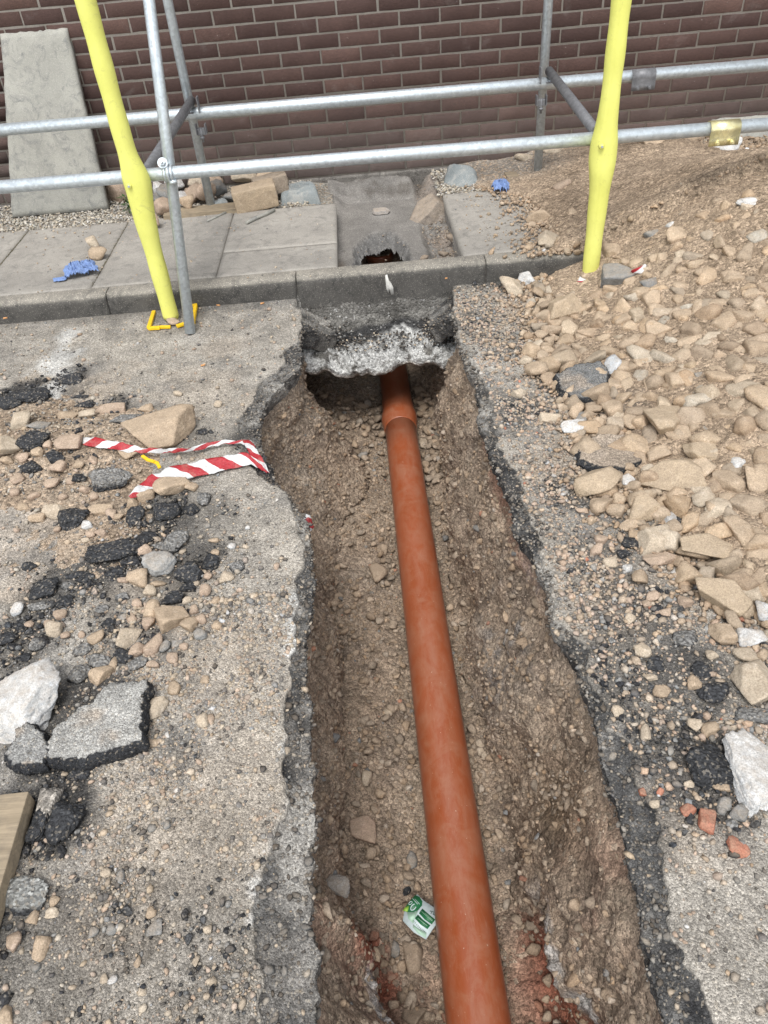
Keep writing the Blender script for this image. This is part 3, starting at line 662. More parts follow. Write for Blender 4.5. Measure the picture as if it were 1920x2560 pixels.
for r_ in range(-31, 12):
    z = .97-.075*r_
    for k in range(-42, 46):
        xc = .225*(k+(.5 if r_ % 2 else 0))+.1125
        if abs(xc-.5) > 9.2: continue
        u, v, w_ = proj((xc, 0, z))
        if -60 < u < 1980 and -30 < v < 520 and not (z < .11) and not (u < 150 and 150 < v < 480) and not (170 < u < 215 and 330 < v < 500): placed.append((xc, z, u, v))
        else: rest.append((xc, z))
placed.sort(key=lambda t: -t[3] if False else abs(t[2]-960))
extra = placed[300:]; placed = placed[:300]; rest += [(a, b_) for a, b_, _, _ in extra]
for i, (xc, z, u, v) in enumerate(placed):
    o = bpy.data.objects.new('brick', BM[int(rng.integers(8))]); COL.objects.link(o); o.parent = wall
    o.location = Vector((xc+rng.normal(0, .001), rng.normal(0, .0009), z+rng.normal(0, .0008)))-wall.location
    o.rotation_euler = (rng.normal(0, .008), rng.normal(0, .0025)+(math.pi if rng.random() < .5 else 0), rng.normal(0, .004))
b = np.array([[-.1075, .0, -.0325], [.1075, 0, -.0325], [.1075, 0, .0325], [-.1075, 0, .0325], [-.1075, .02, -.0325], [.1075, .02, -.0325], [.1075, .02, .0325], [-.1075, .02, .0325]])
f = np.array([[0, 1, 2, 3], [0, 4, 5, 1], [1, 5, 6, 2], [2, 6, 7, 3], [3, 7, 4, 0]])
rr = np.array([(a, 0, c) for a, c in rest]); V = (rr[:, None, :]+b[None]).reshape(-1, 3); Fq = (f[None]+8*np.arange(len(rr))[:, None, None]).reshape(-1, 4)
tn = np.repeat(rng.uniform(.75, 1.3, len(rr)), 8)[:, None]*np.ones(3)
o = mk('brickwork', V, Fq, M['brick'], tn); child(o, wall); o['kind'] = 'stuff'

# ------------------------------------------------------------------ rocks
def ico(sub):
    bm = bmesh.new(); bmesh.ops.create_icosphere(bm, subdivisions=sub, radius=1)
    V = np.array([v.co[:] for v in bm.verts]); V /= np.linalg.norm(V, axis=1)[:, None]
    Fc = np.array([[v.index for v in f.verts] for f in bm.faces]); bm.free(); return V, Fc
ICO = {k: ico(k) for k in (1, 2, 3, 4, 5)}
def rocks(n, sub, ang=1., planes=13, r=None):
    """n angular rocks as radial functions: (n, nv, 3) within about unit radius"""
    r = r or rng; D, Fc = ICO[sub]
    m = max(2, planes-6)
    ax = np.array([[1, 0, 0], [-1, 0, 0], [0, 1, 0], [0, -1, 0], [0, 0, 1], [0, 0, -1]], float)[None]+r.normal(0, .42, (n, 6, 3))
    Nn = np.concatenate([ax, r.normal(size=(n, m, 3))], 1); Nn /= np.linalg.norm(Nn, axis=2)[..., None]
    dd = np.concatenate([r.uniform(.44, .76, (n, 6)), r.uniform(.56, .90, (n, m))], 1)
    dot = np.einsum('vk,npk->nvp', D, Nn); t = np.where(dot > .05, dd[:, None, :]/np.maximum(dot, .05), 9.)
    k = 110.
    rad = -np.log(np.exp(-k*t).sum(2)+np.exp(-k*1.25))/k
    rad = 1+(rad-1)*ang
    V = D[None]*rad[..., None]
    ext = V.max(1)-V.min(1); V = V-((V.max(1)+V.min(1))/2)[:, None, :]; V = V*(1.62/ext.mean(1))[:, None, None]
    if sub >= 3:
        off = r.uniform(0, 100, (n, 1, 3)); V = V*(1+.05*fbm(V*1.3+off, 2., 4, 5, .6)+.018*fbm(V*3+off, 6., 3, 6))[..., None]
    return V, Fc
def rotm(n, tilt=.35, r=None):
    r = r or rng; a = r.uniform(0, 2*np.pi, n); b_ = r.normal(0, tilt, n); c = r.normal(0, tilt, n)
    ca, sa, cb, sb, cc, sc_ = np.cos(a), np.sin(a), np.cos(b_), np.sin(b_), np.cos(c), np.sin(c); z0 = np.zeros(n); o1 = np.ones(n)
    Rz = np.stack([np.stack([ca, -sa, z0], -1), np.stack([sa, ca, z0], -1), np.stack([z0, z0, o1], -1)], 1)
    Rx = np.stack([np.stack([o1, z0, z0], -1), np.stack([z0, cb, -sb], -1), np.stack([z0, sb, cb], -1)], 1)
    Ry = np.stack([np.stack([cc, z0, sc_], -1), np.stack([z0, o1, z0], -1), np.stack([-sc_, z0, cc], -1)], 1)
    return Rx@Ry@Rz
def pal(n, mixp, r=None):
    """mixp: list of (colour, weight)"""
    r = r or rng; cs = np.array([c for c, _ in mixp]); w = np.array([w for _, w in mixp], float); w /= w.sum()
    c = cs[r.choice(len(cs), n, p=w)]; v = r.uniform(.68, 1.12, (n, 1)); wm = r.normal(0, .035, (n, 1)); h = 1+wm*np.array([1., 0., -1.2]); return np.clip(c*v*h, .01, .8)
def scatter_mesh(name, pts, size, colr, mat, sub=1, sink=.3, flat=.7, smooth=False, kind='stuff', ang=1.):
    n = len(pts); V, Fc = rocks(n, sub, ang, 8)
    sc = np.stack([np.ones(n), rng.uniform(.6, .95, n), rng.uniform(.45, .8, n)*flat/.7], -1)*size[:, None]/2
    V = V*sc[:, None, :]; V = np.einsum('nij,nvj->nvi', rotm(n), V)
    V = V+pts[:, None, :]; V[..., 2] += ((.5-sink)*size*.7)[:, None]
    nv = V.shape[1]; F2 = (Fc[None]+nv*np.arange(n)[:, None, None]).reshape(-1, 3)
    o = mk(name, V.reshape(-1, 3), F2, mat, np.repeat(colr, nv, 0), smooth=smooth)
    if kind: o['kind'] = kind
    return o

HEAPC = [(TAN, 6), ((.39, .29, .20), 4), (PALE, 2), ((.46, .35, .24), 4), (GREY, .2), (WHT, .15)]
LEFTC = [((.40, .33, .25), 4), ((.44, .38, .30), 3), ((.41, .32, .25), 3), (GREY, 2.2), ((.16, .155, .15), 2.), ((.07, .07, .07), 1.6), ((.5, .48, .45), .4)]
TRC = [((.34, .262, .19), 5), ((.29, .222, .16), 6), ((.39, .31, .235), 1.5), ((.34, .17, .11), .12), ((.22, .21, .195), .25)]
GRC = [((.50, .46, .38), 4), ((.42, .38, .31), 3), ((.34, .32, .29), 2), ((.58, .55, .5), 1)]

KN = {'t': 'tan', 'p': 'pale cream', 'k': 'grey', 'b': 'black', 'w': 'white', 'r': 'red', 'n': 'pinkish brown', 'g': 'dusty grey'}
SMALL = []
def zone(px, py, group):
    if group == G_HEAP:
        if py < 640: return 'high on the spoil heap near the right yellow post' if px < 1760 else 'high on the spoil heap at the right photo edge'
        if py < 930: return 'on the heap edge below the right yellow post' if px < 1580 else 'in the upper middle of the spoil heap'
        if py < 1250: return 'beside the black patch at the trench side of the heap' if px < 1600 else 'in the coarse middle of the spoil heap'
        if py < 1560: return 'in the gravel between trench and coarse heap' if px < 1680 else 'in the lower right part of the spoil heap'
        return 'among black lumps and gravel at the lower right'
    if group == G_LEFT:
        if py < 1130: return 'behind the upper tape strand left of the trench'
        if py < 1300: return 'in the dirt around the tape'
        if py < 1500: return 'among black crumbs below the tape'
        if py < 1720: return 'in the gravel patch above the broken asphalt plate'
        if py < 2100: return 'on the road right of the broken asphalt plate'
        return 'on the gritty road at the lower left'
    if group == G_BLK:
        if px > 960: return 'beside the spoil heap right of the trench' if py < 1300 else 'in the gravel at the lower right'
        return 'behind the tape at the upper left' if py < 1150 else 'in the crumb patch below the tape' if py < 1520 else 'around the broken asphalt plate'
    if py < 1150: return 'in the dim rubble at the tunnel mouth of the trench'
    return 'on the trench floor left of the orange pipe' if px < 1080 else 'on the trench side right of the orange pipe'
def single(name, px, py, w, h, kind='t', label=None, cat='stone', group=None, colr=None, sub=3, tall=.8, sink=.22, rot=None, z=None):
    p = (hitf(px, py) if group == G_TR else hit(px, py+h*.20)) if z is None else atz(px, py, z)
    if group in (G_HEAP, G_LEFT, G_BLK, G_TR):
        sz_ = ('big ' if w > 74 else 'small ' if w < 46 else '') if group == G_BLK else ('large ' if w > 64 else 'small ' if w < 34 else 'medium ')
        kk = 'black' if (group == G_BLK and kind == 'b') else KN[kind]
        if group == G_TR: kk = {'t': 'earth-coloured', 'n': 'brown'}.get(kind, kk)
        zz = zone(px, py, group); group = '%s%ss %s' % (sz_+kk+' ', cat, zz)
        label = '%s %s lying %s' % ((sz_+kk), cat, zz)
    if w >= 60: sub = max(sub, 4)
    if w >= 95: sub = 5
    if kind in 'wbg' and w > 36: sub = max(sub, 4)
    Z = depth(p); a = w*Z/F_; b_ = h*Z/F_
    base = {'t': TAN, 'p': PALE, 'k': GREY, 'b': BLK, 'w': WHT, 'r': RED, 'n': PINK, 'g': (.17, .165, .155)}[kind]
    cc = np.array(colr if colr else base)*rng.uniform(.9, 1.1)
    V, Fc = rocks(1, sub, 1. if kind not in 'wbg' else .85, 11); V = V[0]
    if kind in 'wbg':
        o3 = rng.uniform(0, 50, 3); V = V*(1+.20*fbm(V+o3, 2.2, 5, 7, .62)-.16*np.abs(fbm(V+o3, 5., 4, 9, .6)))[:, None]
        if kind in 'bg': V = V*(1+.10*fbm(V+o3, 14., 2, 11))[:, None]
    ex = (V.max(0)-V.min(0)); V = (V-(V.max(0)+V.min(0))/2)/ex
    bb = b_*1.08; c_ = min(b_*tall, a*.85)
    if rot is None: rot = rng.normal(0, .12)
    V = V*np.array([a, bb, c_]); ca, sa = math.cos(rot), math.sin(rot)
    V = np.stack([V[:, 0]*ca-V[:, 1]*sa, V[:, 0]*sa+V[:, 1]*ca, V[:, 2]], -1)
    C = np.repeat(cc[None], len(V), 0)
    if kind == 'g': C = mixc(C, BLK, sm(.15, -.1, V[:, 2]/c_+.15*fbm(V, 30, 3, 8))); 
    P = V+p+np.array([0, 0, c_*(.5-sink)])
    if w < 26 and group and z is None: SMALL.append((P, Fc, C)); return None
    o = mk(name, P, Fc, M['bitumen'] if kind in 'bg' else M['stone'], C, smooth=(sub == 5))
    if label: tag(o, label, cat, group)
    return o

G_HEAP = 'tan stones tumbled in the spoil heap on the right'; LB_HEAP = 'tan broken stone lying among others in the spoil heap right of the trench'
G_LEFT = 'small stones scattered on the road left of the trench'; LB_LEFT = 'small tan or grey stone among loose rubble on the road left of the trench'
G_TR = 'stones lying on the trench floor'; LB_TR = 'earth-coloured stone lying on the dirt floor beside the orange pipe'
G_BLK = 'black asphalt lumps among the rubble'; LB_BLK = 'black crumbly asphalt lump among loose rubble on the road'
# left side -----------------------------------------------------------------
uniq = [
 ('boulder', 399, 1075, 188, 108, 't', 'largest tan stone block left of the trench, resting on the red and white tape', .75),
 ('stone', 431, 1217, 92, 62, 't', 'tan flat-topped stone in front of the lower strand of tape', .7),
 ('stone', 174, 1110, 66, 46, 'n', 'rounded tan stone holding down the left end of the tape', .8),
 ('stone', 15, 1110, 90, 80, 'p', 'pale cream stone at the left photo edge above the tape end', .7),
 ('stone', 431, 1535, 96, 82, 't', 'biggest tan stone in the gravel patch left of the trench, near the white dusty edge', .7),
 ('stone', 324, 1582, 66, 74, 'p', 'pale grey-cream stone just left of a brown one above the asphalt slab', .7),
 ('stone', 385, 1608, 46, 56, 'n', 'brown upright stone right of the pale cream one above the asphalt slab', .8),
 ('stone', 347, 1446, 56, 56, 't', 'tan cube-like stone left below the round grey concrete lump', .8),
 ('stone', 139, 1567, 46, 46, 'p', 'round cream stone above the big white concrete lump', .85),
 ('stone', 393, 1766, 44, 62, 'p', 'pointed pale stone right of the broken asphalt slab', .7),
 ('concrete_lump', 402, 1405, 86, 76, 'w', 'rough light grey concrete lump amid black asphalt crumbs on the left', .7),
 ('stone', 278, 1017, 82, 42, 'n', 'long pinkish stone behind the largest tan block', .6),
 ('concrete_lump', 62, 1730, 200, 215, 'w', 'big white concrete boulder cut by the left photo edge', .55)]
for nm, x, y, w, h, k, lb, tl in uniq:
    single(nm, x, y, w, h, k, lb, 'concrete lump' if 'conc' in nm else 'stone', tall=tl, sub=4 if w > 80 else 3, colr=(.40, .40, .385) if (nm == 'concrete_lump' and w < 100) else None)
ll = [(365,1237,50,36,'t'),(58,1052,50,45,'p'),(98,1063,60,26,'k'),(174,1037,56,26,'t'),(220,1038,45,26,'p'),(324,1133,56,32,'t'),(148,1168,36,36,'n'),(133,1208,42,32,'n'),(46,1197,36,32,'n'),
 (136,1278,60,42,'p'),(95,1292,42,32,'t'),(220,1312,30,24,'w'),(255,1272,60,32,'t'),(281,1283,30,30,'n'),(365,1376,36,30,'n'),(396,1457,46,24,'t'),(379,1477,36,30,'p'),(344,1509,27,27,'n'),(382,1521,42,48,'t'),
 (477,1556,38,46,'t'),(46,1521,34,34,'w'),(153,1535,36,26,'n'),(347,1622,38,38,'n'),(243,1593,42,36,'t'),(414,1616,28,34,'k'),(503,1585,32,32,'k'),(283,1659,25,42,'t'),(255,1688,62,46,'t'),(437,1720,32,36,'t'),
 (509,1798,32,34,'p'),(529,1795,18,28,'n'),(385,1856,32,20,'t'),(40,2345,44,50,'n'),(107,2360,40,60,'t'),(17,2528,40,52,'t'),(266,2180,26,22,'p'),(304,2186,22,36,'k'),(139,2250,28,28,'t'),(133,2279,32,26,'p'),
 (281,2322,25,27,'k'),(236,2327,28,24,'k'),(83,2290,30,32,'t'),(490,2400,18,26,'p'),(345,2400,18,28,'t'),(262,2445,22,22,'p'),(283,2447,26,18,'w'),(355,2475,26,20,'p'),(380,2280,28,26,'t'),(520,2322,22,20,'p'),(418,2058,22,24,'k'),(534,2013,20,16,'p'),
 (495,1430,22,18,'t'),(565,1440,42,32,'p'),(515,1475,30,30,'n'),(470,1500,26,22,'p'),(540,1500,24,24,'t'),(488,1522,26,26,'n'),(505,1548,26,26,'n'),(543,1560,26,26,'t'),(520,1440,24,22,'n'),(540,1380,22,24,'t'),(580,1365,20,18,'w'),(535,1350,28,16,'t'),(620,1320,14,14,'w'),
 (330,1545,30,22,'n'),(373,1555,34,36,'n'),(385,1660,36,24,'n'),(432,1646,30,30,'n'),(462,1615,24,22,'n'),(512,1700,24,22,'t'),(300,1290,30,20,'t'),(480,1216,32,28,'t'),(333,1255,30,28,'t'),(200,1160,30,24,'t'),(230,1150,30,24,'n'),(180,1200,26,22,'n'),(215,1222,30,28,'n'),(235,1240,26,24,'n'),
 (60,1140,34,30,'n'),(95,1130,32,28,'t'),(120,1110,26,22,'n'),(20,1150,34,26,'t'),(40,1230,26,22,'n'),(88,1240,30,24,'n'),(60,1265,28,20,'t'),(160,1240,26,22,'n'),(253,1330,36,26,'n'),(228,1335,28,22,'n'),(215,1350,22,16,'p'),(145,1322,22,18,'n'),(310,1450,34,18,'n'),
 (120,1560,26,24,'n'),(75,1560,24,22,'n'),(165,1590,28,22,'n'),(205,1585,22,20,'n'),(540,1108,18,14,'t'),(545,1010,22,20,'p'),(365,1020,40,22,'t'),(445,985,26,16,'p')]
for x, y, w, h, k in ll: single('stone', x, y, w, h, k, LB_LEFT, 'stone', G_LEFT, sub=2 if w < 30 else 3, colr=None)
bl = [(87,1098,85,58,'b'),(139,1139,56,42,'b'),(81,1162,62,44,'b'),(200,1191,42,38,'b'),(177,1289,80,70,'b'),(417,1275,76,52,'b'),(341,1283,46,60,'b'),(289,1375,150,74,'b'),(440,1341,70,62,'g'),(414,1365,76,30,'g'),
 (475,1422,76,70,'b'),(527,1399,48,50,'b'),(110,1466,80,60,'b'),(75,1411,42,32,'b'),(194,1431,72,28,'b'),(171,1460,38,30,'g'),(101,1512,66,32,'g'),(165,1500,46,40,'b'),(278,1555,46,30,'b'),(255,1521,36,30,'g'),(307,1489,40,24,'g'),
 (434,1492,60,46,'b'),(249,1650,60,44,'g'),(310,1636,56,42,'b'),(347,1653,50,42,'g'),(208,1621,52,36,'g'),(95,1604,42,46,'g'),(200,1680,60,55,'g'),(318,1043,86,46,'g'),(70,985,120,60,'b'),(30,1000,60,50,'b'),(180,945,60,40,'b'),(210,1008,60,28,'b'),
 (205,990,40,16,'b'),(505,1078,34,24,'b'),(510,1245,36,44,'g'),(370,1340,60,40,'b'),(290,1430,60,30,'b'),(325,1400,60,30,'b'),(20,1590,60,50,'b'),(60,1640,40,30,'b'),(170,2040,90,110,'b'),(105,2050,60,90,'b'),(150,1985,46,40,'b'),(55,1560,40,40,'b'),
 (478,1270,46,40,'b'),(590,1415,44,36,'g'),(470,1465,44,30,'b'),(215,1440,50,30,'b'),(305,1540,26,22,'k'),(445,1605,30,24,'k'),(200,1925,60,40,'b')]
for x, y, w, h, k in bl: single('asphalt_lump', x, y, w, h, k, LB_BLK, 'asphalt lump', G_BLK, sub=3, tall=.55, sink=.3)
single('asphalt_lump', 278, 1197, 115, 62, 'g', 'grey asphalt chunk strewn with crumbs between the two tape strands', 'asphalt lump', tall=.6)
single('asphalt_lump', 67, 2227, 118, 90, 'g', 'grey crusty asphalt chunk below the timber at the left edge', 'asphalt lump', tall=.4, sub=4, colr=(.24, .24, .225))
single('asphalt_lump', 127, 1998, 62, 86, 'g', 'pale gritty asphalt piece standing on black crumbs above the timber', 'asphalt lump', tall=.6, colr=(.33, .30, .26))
single('stone', 388, 2311, 42, 42, 'k', 'flat grey crust lying on the road at lower left', 'stone', tall=.3)

def slab_chunk(px, z1, thick, label, topc=(.35, .34, .315), seed=0, name='asphalt_slab', tilt=(0, 0)):
    """broken plate of road surface: pale top, black crumbling sides"""
    W_ = np.array([atz(a, b_, z1) for a, b_ in px]); n = 220
    seg = np.concatenate([[0], np.cumsum(np.linalg.norm(np.roll(W_, -1, 0)-W_, axis=1))]); Wc = np.concatenate([W_, W_[:1]])
    t = np.linspace(0, seg[-1], n, endpoint=False); O = np.stack([np.interp(t, seg, Wc[:, k]) for k in range(3)], -1)
    c = O.mean(0); dr = (O-c); dr[:, 2] = 0; ln = np.linalg.norm(dr, axis=1)[:, None]; u = dr/ln
    jit = (.011*fbm(O, 45, 4, seed, .65)+.007*fbm(O, 130, 3, seed+1))[:, None]
    rings = []; cols = []
    for k, f in enumerate((.001, .12, .25, .4, .55, .7, .82, .92, 1.)):
        R_ = c+dr*f+u*jit*f; R_[:, 2] = z1+.004*f2(R_[:, 0], R_[:, 1], 18, 3, seed+3)+.0015*f2(R_[:, 0], R_[:, 1], 120, 2, seed+4)
        rings.append(R_); cols.append(mixc(topc, (.36, .30, .24), .8*sm(.1, .5, f2(R_[:, 0], R_[:, 1], 16, 4, seed+5))))
    for k, (dz, ex) in enumerate(((.004, .004), (.2, .008), (.45, .013), (.7, .012), (1., .004))):
        R_ = c+dr+u*(jit+ex); R_ = R_+u*(.007*fbm(R_+np.array([0, 0, dz]), 60, 3, seed+6+k))[:, None]; R_[:, 2] = z1-thick*dz-.002
        rings.append(R_); cols.append(np.repeat(np.array([BLK]), n, 0)*1.3)
    V = np.concatenate(rings); m = len(rings); i = np.arange(m-1)[:, None]*n+np.arange(n)[None, :]; j = np.arange(m-1)[:, None]*n+(np.arange(n)[None, :]+1) % n
    Fq = np.stack([i, i+n, j+n, j], -1).reshape(-1, 4)
    cz = V[:, :2]-c[:2]; V[:, 2] += cz[:, 0]*tilt[0]+cz[:, 1]*tilt[1]
    o = mk(name, V, Fq, M['asphalt'], np.concatenate(cols), smooth=True); tag(o, label, 'asphalt slab'); return o
slab_chunk([(118, 1850), (140, 1815), (165, 1800), (200, 1770), (235, 1755), (265, 1715), (290, 1708), (330, 1712), (360, 1705), (372, 1718), (350, 1745), (352, 1800), (345, 1830), (352, 1845), (300, 1862), (230, 1880), (190, 1890), (120, 1892)], .055, .05, 'large broken asphalt plate with pale top and black edges, beside the white concrete boulder', seed=500, tilt=(.02, .04))
slab_chunk([(15, 1880), (35, 1855), (40, 1825), (65, 1805), (90, 1825), (110, 1850), (118, 1880), (105, 1905), (55, 1910), (25, 1895)], .045, .04, 'smaller grey asphalt plate below the white concrete boulder', seed=520, topc=(.27, .265, .25))
# right side ----------------------------------------------------------------
ur = [
 ('stone', 1275, 710, 52, 84, 'p', 'upright pale tan stone standing below the kerb, left of the yellow post', 1.1, .15),
 ('boulder', 1420, 782, 112, 84, 't', 'large dusty tan boulder left below the right yellow post', .85, .1),
 ('boulder', 1539, 701, 80, 76, 'k', 'grey boulder at the foot of the right yellow post', .8, .2),
 ('boulder', 1663, 1052, 112, 110, 't', 'big egg-shaped tan boulder in the middle of the heap, above the long one', .75, .25),
 ('boulder', 1490, 1203, 122, 90, 't', 'large tan boulder nearest the trench at the heap edge', .75, .2),
 ('boulder', 1695, 1200, 170, 108, 't', 'widest tan boulder in the heap with a white scratch', .75, .2),
 ('boulder', 1602, 1269, 92, 78, 't', 'squarish tan boulder below the widest one', .8, .2),
 ('stone', 1634, 1347, 88, 78, 'p', 'pale cream rounded stone low in the heap', .8, .15),
 ('boulder', 1793, 1488, 118, 128, 't', 'tall grey-tan boulder at lower right of the heap', .7, .2),
 ('boulder', 1888, 1697, 115, 112, 'p', 'large smooth tan boulder cut by the right photo edge', .7, .2),
 ('boulder', 1770, 1370, 152, 92, 't', 'broad tan boulder with a second stone leaning on it', .7, .2),
 ('boulder', 1764, 1133, 112, 74, 't', 'wedge-shaped tan boulder right above the widest one', .75, .2),
 ('concrete_lump', 1437, 1067, 74, 50, 'w', 'white concrete lump at the top left of the black patch by the heap', .7, .2),
 ('concrete_lump', 1735, 1002, 76, 62, 'w', 'crusty cream and white concrete lump near the middle of the heap', .8, .2),
 ('concrete_lump', 1880, 1893, 130, 210, 'w', 'jagged white concrete piece at the right photo edge', .4, .2),
 ('stone', 1767, 2046, 50, 64, 'r', 'red and white brick fragment between small gravel at lower right', .7, .2),
 ('stone', 1842, 2108, 54, 52, 'r', 'flat orange brick fragment nearest the lower right edge', .6, .2),
 ('concrete_lump', 1869, 1584, 74, 62, 'w', 'white pitted concrete lump by a red brick chip', .6, .2),
 ('concrete_lump', 1701, 1428, 60, 44, 'w', 'slanting white concrete sliver right of a squarish tan stone', .6, .2),
 ('concrete_lump', 1874, 513, 62, 50, 'w', 'white lump high on the heap near the right photo edge', .7, .2),
 ('concrete_lump', 1814, 373, 68, 52, 'w', 'pitted white lump at the wall below the golden sleeve coupler', .9, .15),
 ('stone', 1628, 362, 58, 36, 't', 'flat tan stone lying by the wall right of the yellow post', .9, .2)]
for nm, x, y, w, h, k, lb, tl, sk in ur:
    c0 = None
    if nm == 'boulder' and k == 't': c0 = (.44, .345, .24)
    if 'crusty' in lb: c0 = (.52, .46, .37)
    single(nm, x, y, w, h, k, lb, 'boulder' if nm == 'boulder' else ('concrete lump' if 'conc' in nm else 'stone'), tall=tl, sink=sk, sub=4, colr=c0)
rl = [(1313,695,42,46,'w'),(1388,814,38,38,'t'),(1530,631,48,56,'t'),(1573,704,36,46,'t'),(1591,660,46,36,'t'),(1652,649,44,46,'t'),(1695,591,76,52,'t'),(1637,591,56,32,'k'),(1680,568,30,30,'w'),(1342,542,62,46,'t'),(1371,602,62,50,'p'),(1429,533,26,38,'t'),
 (1403,467,48,42,'n'),(1307,399,46,42,'p'),(1380,382,62,36,'p'),(1724,353,46,32,'t'),(1605,736,66,52,'t'),(1799,770,76,44,'t'),(1461,846,52,42,'t'),(1354,840,38,32,'t'),(1345,863,36,26,'p'),(1368,877,38,34,'t'),(1406,880,42,20,'p'),(1339,927,52,56,'t'),
 (1310,903,42,27,'p'),(1299,984,44,30,'p'),(1423,1007,27,27,'t'),(1695,955,72,62,'t'),(1640,967,62,42,'t'),(1544,973,62,46,'t'),(1440,927,46,32,'t'),(1556,924,48,46,'t'),(1533,1023,56,66,'t'),(1466,1038,42,42,'t'),(1498,1064,44,40,'t'),(1377,1046,62,30,'p'),
 (1539,1087,44,30,'n'),(1455,1101,56,27,'t'),(1689,1087,62,76,'t'),(1733,1069,42,50,'t'),(1649,1139,80,50,'t'),(1880,1119,82,42,'t'),(1840,1165,50,50,'w'),(1886,1197,66,92,'t'),(1568,1203,42,40,'w'),(1816,1208,72,80,'t'),(1822,1255,60,50,'t'),(1504,1263,74,60,'t'),
 (1785,1278,66,70,'p'),(1747,1226,46,68,'p'),(1579,1310,70,38,'t'),(1707,1272,72,46,'t'),(1851,1330,62,106,'t'),(1897,1341,60,60,'t'),(1892,1388,76,56,'t'),(1657,1396,112,40,'n'),(1599,1443,46,46,'t'),(1524,1405,38,30,'p'),(1490,1373,36,32,'n'),(1504,1347,36,28,'n'),
 (1857,1446,56,50,'t'),(1886,1486,76,50,'p'),(1903,1527,50,60,'w'),(1805,1579,60,70,'t'),(1851,1547,24,22,'r'),(1897,1428,50,30,'w'),(1776,1633,36,32,'p'),(1605,1624,42,38,'p'),(1735,1705,42,36,'t'),(1654,1729,46,40,'t'),(1625,1691,36,20,'p'),(1733,1812,36,36,'p'),
 (1773,1821,46,36,'t'),(1611,1830,34,40,'p'),(1543,1775,32,30,'p'),(1796,1963,50,30,'t'),(1718,2024,42,34,'r'),(1808,2009,38,34,'k'),(1848,2032,52,46,'k'),(1605,1977,20,22,'r'),(1650,1978,22,18,'r'),(1635,2008,26,22,'p'),(1722,1960,28,18,'p'),(1745,1465,30,24,'k'),
 (1575,1545,30,26,'p'),(1630,1490,36,30,'n'),(1660,1530,34,24,'n'),(1710,1500,34,34,'n'),(1570,1420,26,22,'w'),(1615,1510,24,24,'n'),(1480,1300,30,22,'t'),(1455,1275,34,20,'n'),(1440,1090,30,22,'t'),(1425,1070,20,16,'t'),(1515,1235,34,28,'t'),(1900,1640,40,34,'t'),(1858,1640,52,44,'p'),
 (1700,790,52,46,'t'),(1745,770,56,50,'t'),(1862,800,60,44,'t'),(1880,740,56,40,'t'),(1640,830,62,52,'t'),(1720,860,66,50,'t'),(1780,850,60,40,'p'),(1850,880,60,40,'t'),(1580,860,58,46,'t'),(1520,880,50,44,'t'),(1600,905,50,46,'t'),(1660,900,48,40,'t'),(1790,930,62,46,'t'),(1860,960,62,46,'t'),(1905,1000,50,50,'t'),
 (1810,1040,66,50,'t'),(1870,1060,62,46,'t'),(1600,1000,52,46,'t'),(1580,1060,52,50,'t'),(1500,940,50,40,'t'),(1560,800,56,46,'t'),(1500,800,48,40,'t'),(1640,780,50,44,'t'),(1830,700,56,40,'t'),(1760,690,52,40,'t'),(1700,720,50,38,'t')]
for x, y, w, h, k in rl: single('stone', x, y, w, h, k, LB_HEAP, 'stone', G_HEAP, sub=3, tall=.8, sink=.18)
for x, y, w, h, k in [(1435,718,68,38,'b'),(1406,903,72,46,'b'),(1712,1590,70,50,'g'),(1540,1180,60,40,'b'),(1580,1350,60,44,'b'),(1782,1720,84,72,'b'),(1637,1656,46,42,'b'),(1886,1783,110,46,'g'),(1770,1895,118,120,'b'),(1620,1000,56,40,'b'),(1590,1120,60,50,'b'),(1700,1300,70,50,'b'),(1650,1320,50,36,'b'),(1900,1590,60,50,'b'),(1850,1500,50,40,'b'),(1640,1520,36,26,'b'),(1640,1470,40,26,'b'),(1560,1380,40,30,'b'),(1755,1670,60,46,'b')]:
    single('asphalt_lump', x, y, w, h, k, LB_BLK, 'asphalt lump', G_BLK, tall=.5, sink=.3)
slab_chunk([(1395, 935), (1440, 918), (1500, 915), (1520, 935), (1510, 975), (1450, 985), (1405, 965)], .05, .045, 'dark grey asphalt plate left of the heap, tilted beside tan stones', seed=540, topc=(.17, .17, .165), tilt=(.1, .15))
slab_chunk([(1450, 1110), (1500, 1085), (1570, 1090), (1610, 1115), (1605, 1150), (1560, 1165), (1500, 1165), (1455, 1145)], .035, .035, 'round asphalt plate covered in tan crumbs above the heap-edge boulder', seed=560, topc=(.33, .27, .21))
